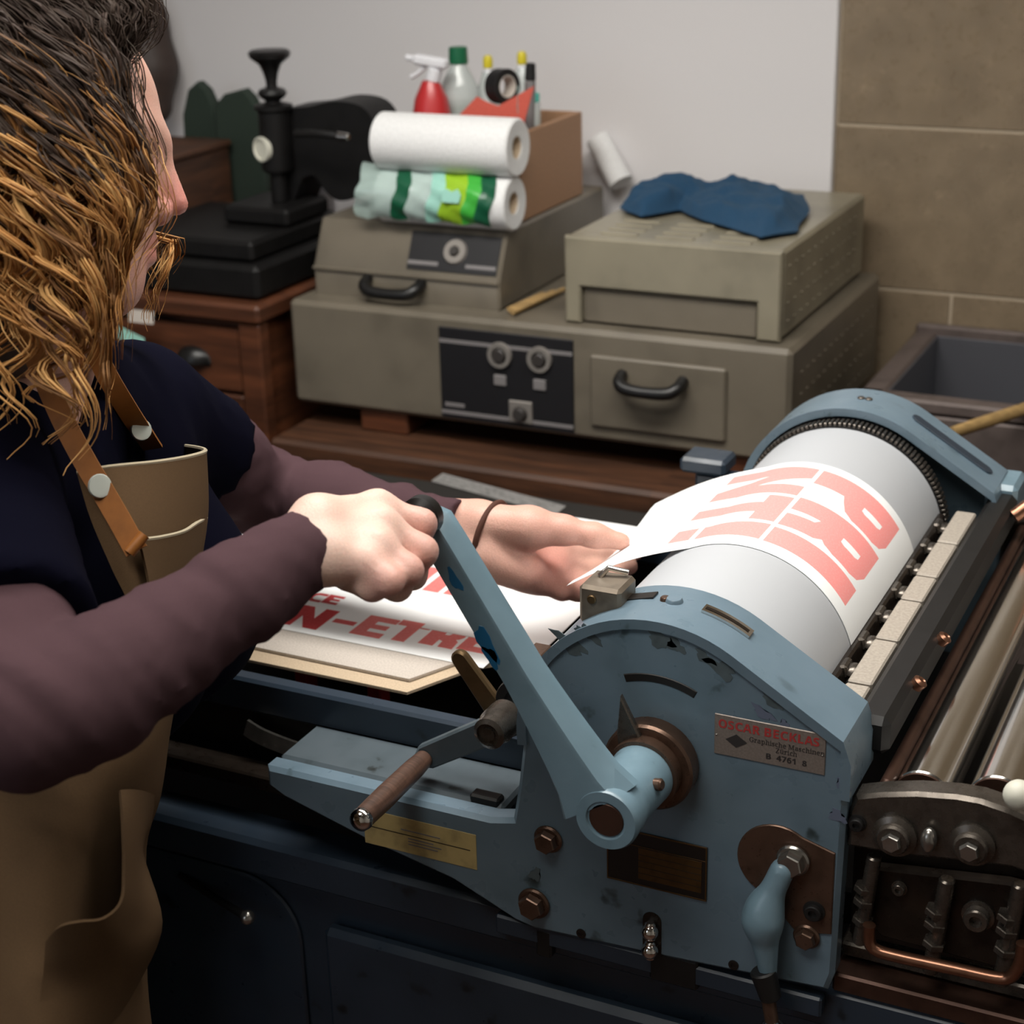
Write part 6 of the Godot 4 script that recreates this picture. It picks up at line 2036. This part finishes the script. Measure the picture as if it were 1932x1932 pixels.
	var skirt := net(P.call([
		[[-140, 1330, 1.36], [-40, 1345, 1.27], [60, 1350, 1.245], [150, 1340, 1.245], [225, 1325, 1.265], [290, 1315, 1.315], [330, 1305, 1.38], [325, 1300, 1.46]],
		[[-140, 1430, 1.34], [-40, 1440, 1.25], [70, 1455, 1.225], [160, 1450, 1.228], [225, 1430, 1.25], [280, 1415, 1.30], [313, 1405, 1.37], [315, 1400, 1.45]],
		[[-140, 1540, 1.32], [-40, 1545, 1.23], [70, 1550, 1.205], [150, 1545, 1.212], [205, 1530, 1.24], [255, 1515, 1.29], [298, 1505, 1.36], [300, 1500, 1.44]],
		[[-140, 1650, 1.30], [-40, 1650, 1.215], [60, 1650, 1.19], [140, 1645, 1.202], [190, 1635, 1.235], [230, 1622, 1.285], [266, 1605, 1.35], [275, 1600, 1.43]],
		[[-140, 1780, 1.28], [-40, 1780, 1.20], [60, 1780, 1.175], [130, 1775, 1.187], [180, 1765, 1.22], [225, 1755, 1.27], [270, 1745, 1.34], [285, 1740, 1.42]],
		[[-140, 1900, 1.27], [-40, 1900, 1.19], [60, 1900, 1.165], [130, 1895, 1.177], [185, 1885, 1.21], [228, 1870, 1.265], [262, 1855, 1.33], [275, 1850, 1.41]],
		[[-150, 2150, 1.25], [-40, 2150, 1.17], [60, 2150, 1.15], [130, 2145, 1.165], [190, 2135, 1.20], [240, 2120, 1.255], [285, 2100, 1.32], [300, 2100, 1.40]],
		[[-160, 2500, 1.22], [-40, 2500, 1.14], [60, 2500, 1.125], [140, 2495, 1.14], [210, 2480, 1.18], [265, 2460, 1.235], [310, 2440, 1.30], [330, 2440, 1.38]]]), 5, 5)
	var dr := FastNoiseLite.new()
	dr.seed = 61
	dr.frequency = 7.0
	for r in skirt:
		for k in r.size(): r[k] += near * 0.010 * dr.get_noise_3d(r[k].x * 1.6, r[k].y * 0.5, r[k].z * 1.6)
	g.sheet(skirt, 0.0022)
	part("apron_skirt", g.mesh(70), M.apron, t, "tan canvas apron skirt")
	g = Geo.new()
	var pock := net(P.call([
		[[226, 1492, 1.222], [231, 1560, 1.195], [233, 1640, 1.175], [228, 1700, 1.160], [195, 1732, 1.145], [150, 1738, 1.138], [112, 1748, 1.140], [88, 1775, 1.155]],
		[[246, 1490, 1.235], [248, 1560, 1.215], [254, 1640, 1.205], [258, 1720, 1.195], [225, 1768, 1.172], [170, 1790, 1.160], [120, 1800, 1.158], [85, 1805, 1.162]],
		[[268, 1492, 1.268], [268, 1560, 1.262], [268, 1640, 1.262], [300, 1735, 1.262], [272, 1800, 1.222], [200, 1850, 1.192], [130, 1860, 1.176], [80, 1850, 1.168]],
		[[292, 1500, 1.345], [282, 1560, 1.345], [268, 1608, 1.345], [304, 1740, 1.335], [262, 1850, 1.29], [205, 1930, 1.222], [130, 1940, 1.178], [70, 1930, 1.166]]]), 5, 5)
	g.sheet(pock, 0.002)
	part("apron_pocket", g.mesh(70), M.apron, t, "slouching tan apron pocket")
	# bib pocket with a pale edge
	g = Geo.new()
	var bp := net(P.call([
		[[262, 1018, 1.283], [300, 1014, 1.308], [345, 1003, 1.352], [371, 987, 1.395], [389, 977, 1.445]],
		[[278, 1090, 1.288], [305, 1090, 1.312], [342, 1088, 1.355], [362, 1086, 1.395], [373, 1080, 1.44]],
		[[290, 1170, 1.296], [310, 1172, 1.318], [335, 1173, 1.358], [349, 1174, 1.395], [355, 1172, 1.44]]]), 5, 5)
	g.sheet(bp, 0.002)
	var bpk := part("bib_pocket", g.mesh(70), M.apron, t)
	part("pocket_hem", gtube(bp[0], [0.0016], 6), M.apron_edge, bpk)
	var strap := func(pts: Array, w: float, called: String):
		var ra := []
		var rb := []
		var path: Array = smooth_path(P.call([pts])[0], 6)
		for i in path.size():
			var d: Vector3 = ((path[mini(i + 1, path.size() - 1)] as Vector3) - (path[maxi(i - 1, 0)] as Vector3)).normalized()
			var wd := d.cross(near).normalized() * w * 0.5
			ra.append(path[i] + wd)
			rb.append(path[i] - wd)
		var gg := Geo.new()
		gg.sheet([ra, rb], 0.0026)
		return part(called, gg.mesh(50), M.leather, t, "tan leather apron strap")
	var st: Node3D = strap.call([[20, 560, 1.335], [70, 680, 1.315], [118, 790, 1.298], [160, 870, 1.287], [190, 920, 1.282], [225, 980, 1.279], [258, 1040, 1.277]], 0.017, "apron_strap")
	part("buckle", gtube([D(244, 1044, 1.274), D(272, 1008, 1.277)], [0.0045], 8), M.leather, st)
	var st2: Node3D = strap.call([[165, 630, 1.40], [202, 708, 1.395], [240, 772, 1.41], [266, 812, 1.435], [288, 845, 1.47]], 0.017, "apron_strap")
	for q in [[188, 917, 1.2785, st], [266, 811, 1.429, st2]]:
		var c := D(q[0], q[1], q[2])
		var nn := (near + CF * 0.7).normalized()
		part("button", glathe(c - nn * 0.001, nn, [Vector2(0, 0), Vector2(0.0085, 0), Vector2(0.0092, 0.0015), Vector2(0.0085, 0.003), Vector2(0.006, 0.0034), Vector2(0, 0.0030)], 22), M.button, q[3], "white snap button")
	# ---------- bracelet
	var wax := (LW - LE).normalized()
	var bc := D(926, 1013, 1.688)
	var b1 := (up - wax * up.dot(wax)).normalized()
	var b2 := wax.cross(b1)
	var br := []
	for k in 33:
		var a := TAU * k / 32.0
		br.append(bc + b1 * cos(a) * 0.0350 + b2 * sin(a) * 0.0295 + wax * 0.004 * cos(a))
	part("bracelet", gtube(br, [0.0032], 8), M.bracelet, t, "braided brown leather bracelet")
	# ---------- nails on the left thumb
	hair(t, nose, hb)

func hair(t: Node3D, nose: Vector3, hb: Basis):
	var rng := RandomNumberGenerator.new()
	rng.seed = 77
	var dark := lin(84, 70, 62)
	var brown := lin(128, 92, 64)
	var gold := lin(216, 154, 84)
	var light := lin(246, 202, 136)
	# cap of hair close to the skull, so that no scalp shows between the locks
	var cap := Nets.new()
	var inv := hb.inverse()
	var fz := FastNoiseLite.new()
	fz.seed = 3
	fz.frequency = 22.0
	cap.grow(nose + hb * Vector3(-0.125, 0.06, 0) - Vector3(0.17, 0.20, 0.17), nose + hb * Vector3(-0.125, 0.06, 0) + Vector3(0.17, 0.19, 0.17), 0.007, func(q: Vector3) -> float:
		var p := inv * (q - nose)
		var d := ellipsoid(p - Vector3(-0.132, 0.070, 0), Vector3(0.100, 0.112, 0.088))
		d = smin(d, capsule(p, Vector3(-0.16, 0.02, 0), Vector3(-0.165, -0.10, 0), 0.075, 0.06), 0.05)
		d += 0.006 * fz.get_noise_3dv(q)
		# leave the face free
		return maxf(d, -(ellipsoid(p - Vector3(-0.045, -0.005, 0.0), Vector3(0.062, 0.135, 0.075)))))
	var hc := part("hair_cap", cap.mesh(), mat("hair_cap", c8(70, 56, 48), 0.85, 0, "fine", 30.0), t)
	hc.set_meta("label", "dark brown hair close to the head")
	# locks: clumps of fine strands that curl together as they fall
	var v := PackedVector3Array()
	var nn := PackedVector3Array()
	var cc := PackedColorArray()
	var ix := PackedInt32Array()
	var skull := Vector3(-0.132, 0.070, 0)
	var step := 0.0058
	# how far forward hair may come at each height, so that the profile shows
	var keys := [[0.30, -0.030], [0.125, -0.032], [0.100, -0.056], [0.055, -0.052], [0.025, -0.032], [-0.02, -0.024], [-0.055, -0.044], [-0.12, -0.046], [-0.40, -0.040]]
	var strand := func(path: Array, r0: float, start: float, tone: float, shade: float):
		var n := path.size()
		var last := Vector3(0.2, 0.1, 0.97)
		var b0 := v.size()
		for i in n:
			var pi: Vector3 = path[i]
			var d: Vector3 = ((path[mini(i + 1, n - 1)] as Vector3) - (path[maxi(i - 1, 0)] as Vector3)).normalized()
			var u := (last - d * last.dot(d)).normalized()
			last = u
			var w := d.cross(u)
			var f := float(i) / (n - 1)
			var r := r0 * (1.0 if f < 0.8 else lerpf(1.0, 0.25, (f - 0.8) / 0.2))
			var yy: float = (inv * (pi - nose)).y
			# bleached lengths: dark at the roots, gold further down
			var k := clampf((start - yy) / 0.055, 0.0, 1.0)
			var col := dark.lerp(brown, minf(1.0, k * 1.8)).lerp(gold, clampf(k * 1.5 - 0.5, 0, 1) * tone).lerp(light, clampf(k * 1.5 - 0.6, 0, 1) * maxf(0.0, tone - 0.72) * 2.2)
			col = Color(col.r * shade, col.g * shade, col.b * shade)
			for s in 3:
				var a := TAU * s / 3.0
				var o := u * cos(a) + w * sin(a)
				v.append(pi + o * r)
				nn.append(o)
				cc.append(col)
		for i in n - 1:
			for s in 3:
				var p0 := b0 + i * 3 + s
				var p1 := b0 + i * 3 + (s + 1) % 3
				ix.append_array([p0, p1 + 3, p1, p0, p0 + 3, p1 + 3])
	var clump := func(az: float, el: float, length: float, wide: float, amp: float, count: int, r0: float, own: float) -> void:
		# az: 0 = towards the face, 90 degrees = the near side; el: height on the skull
		var dirv := Vector3(cos(az) * cos(el), sin(el), sin(az) * cos(el))
		var p := skull + dirv * Vector3(0.100, 0.112, 0.088)
		var steps := maxi(int(length / step), 8)
		var phase := rng.randf() * TAU
		var wave := rng.randf_range(70.0, 135.0)
		var flat := Vector3(dirv.x, 0, dirv.z).normalized()
		var side := Vector3(-flat.z, 0, flat.x)
		var vel := (dirv + Vector3(0, 0.35, 0)).normalized()
		var mid := []
		for i in steps:
			var s := i * step
			var f := float(i) / steps
			var a := amp * minf(1.0, s / 0.05) * (0.65 + 0.6 * f)
			var c := p + (side * cos(phase + s * wave) + flat * 0.7 * sin(phase + s * wave)) * a
			var fm := -0.04
			for e in keys.size() - 1:
				if c.y <= keys[e][0] and c.y > keys[e + 1][0]: fm = lerpf(keys[e][1], keys[e + 1][1], (keys[e][0] - c.y) / (keys[e][0] - keys[e + 1][0]))
			fm -= own
			if c.z < 0.0 and (own >= 0.0 or c.y > -0.005): fm -= 0.04
			var over := c.x - (fm - 0.03)
			if over > 0.0: c.x = fm - 0.03 + 0.03 * (1.0 - exp(-over / 0.03))
			mid.append(c)
			vel = (vel + Vector3(0.003, -0.17, 0)).normalized()
			p += vel * step
			var room_ := Vector3(0.116, 0.126, 0.104)
			var rel := (p - skull) / room_
			if p.y > -0.02 and rel.length() < 1.0:
				p = skull + rel.normalized() * room_
			elif p.y <= -0.02:
				var lim := Vector2(0.118, 0.106) * (1.0 + clampf(-0.02 - p.y, 0.0, 0.14) * 1.2)
				var q := Vector2((p.x + 0.132) / lim.x, p.z / lim.y)
				if q.length() < 0.86:
					q = q.normalized() * 0.86
					p.x = -0.132 + q.x * lim.x
					p.z = q.y * lim.y
		var start := rng.randf_range(-0.015, 0.10)
		var tone := clampf(rng.randfn(0.74, 0.28), 0.1, 1.0)
		for k in count:
			var a0 := rng.randf() * TAU
			var rr := wide * sqrt(rng.randf())
			var stray := rng.randf_range(0.0, 1.0)
			stray = 0.010 * stray * stray * stray
			var ph := rng.randf() * TAU
			var cut := int(steps * rng.randf_range(0.78, 1.0))
			var path := []
			for i in maxi(cut, 6):
				var f := float(i) / steps
				var spread := rr * (0.75 + 0.35 * sin(f * 5.0 + phase)) * (1.0 - 0.45 * f * f)
				var tw := a0 + f * 1.6
				var c: Vector3 = mid[i] + side * cos(tw) * spread + (flat + Vector3(0, 0.3, 0)) * sin(tw) * spread * 0.7
				c += (side * sin(f * 13.0 + ph) + flat * cos(f * 11.0 + ph)) * stray * f
				path.append(nose + hb * c)
			strand.call(path, r0 * rng.randf_range(0.7, 1.3), start + rng.randf_range(-0.02, 0.02), clampf(tone + rng.randfn(0.0, 0.12), 0.0, 1.0), rng.randf_range(0.78, 1.12))
	for k in 390:
		var az := deg_to_rad(rng.randf_range(44.0, 308.0))
		if rng.randf() < 0.66: az = deg_to_rad(rng.randf_range(40.0, 150.0))
		var ln := rng.randf_range(0.23, 0.385) * (0.86 if cos(az) > 0.5 else 1.0)
		clump.call(az, deg_to_rad(rng.randf_range(6.0, 84.0)), ln, rng.randf_range(0.005, 0.0105), rng.randf_range(0.009, 0.019), 13, 0.0011, rng.randf_range(-0.002, 0.022))
	# a few curls of the far side that show past the chin
	for k in 14:
		clump.call(deg_to_rad(rng.randf_range(300.0, 322.0)), deg_to_rad(rng.randf_range(15.0, 50.0)), rng.randf_range(0.22, 0.30), 0.006, 0.012, 10, 0.0009, -0.026)
	# loose frizz
	for k in 420:
		var az := deg_to_rad(rng.randf_range(38.0, 312.0))
		if rng.randf() < 0.6: az = deg_to_rad(rng.randf_range(36.0, 150.0))
		clump.call(az, deg_to_rad(rng.randf_range(10.0, 86.0)), rng.randf_range(0.10, 0.36), 0.016, rng.randf_range(0.012, 0.026), 2, 0.00045, rng.randf_range(-0.012, 0.012))
	var a := []
	a.resize(Mesh.ARRAY_MAX)
	a[Mesh.ARRAY_VERTEX] = v
	a[Mesh.ARRAY_NORMAL] = nn
	a[Mesh.ARRAY_COLOR] = cc
	a[Mesh.ARRAY_INDEX] = ix
	var m := ArrayMesh.new()
	m.add_surface_from_arrays(Mesh.PRIMITIVE_TRIANGLES, a)
	var hr := part("hair", m, M.hair, t, "shoulder-length curly hair, brown at the roots and golden below")
	hr.set_meta("kind", "stuff")
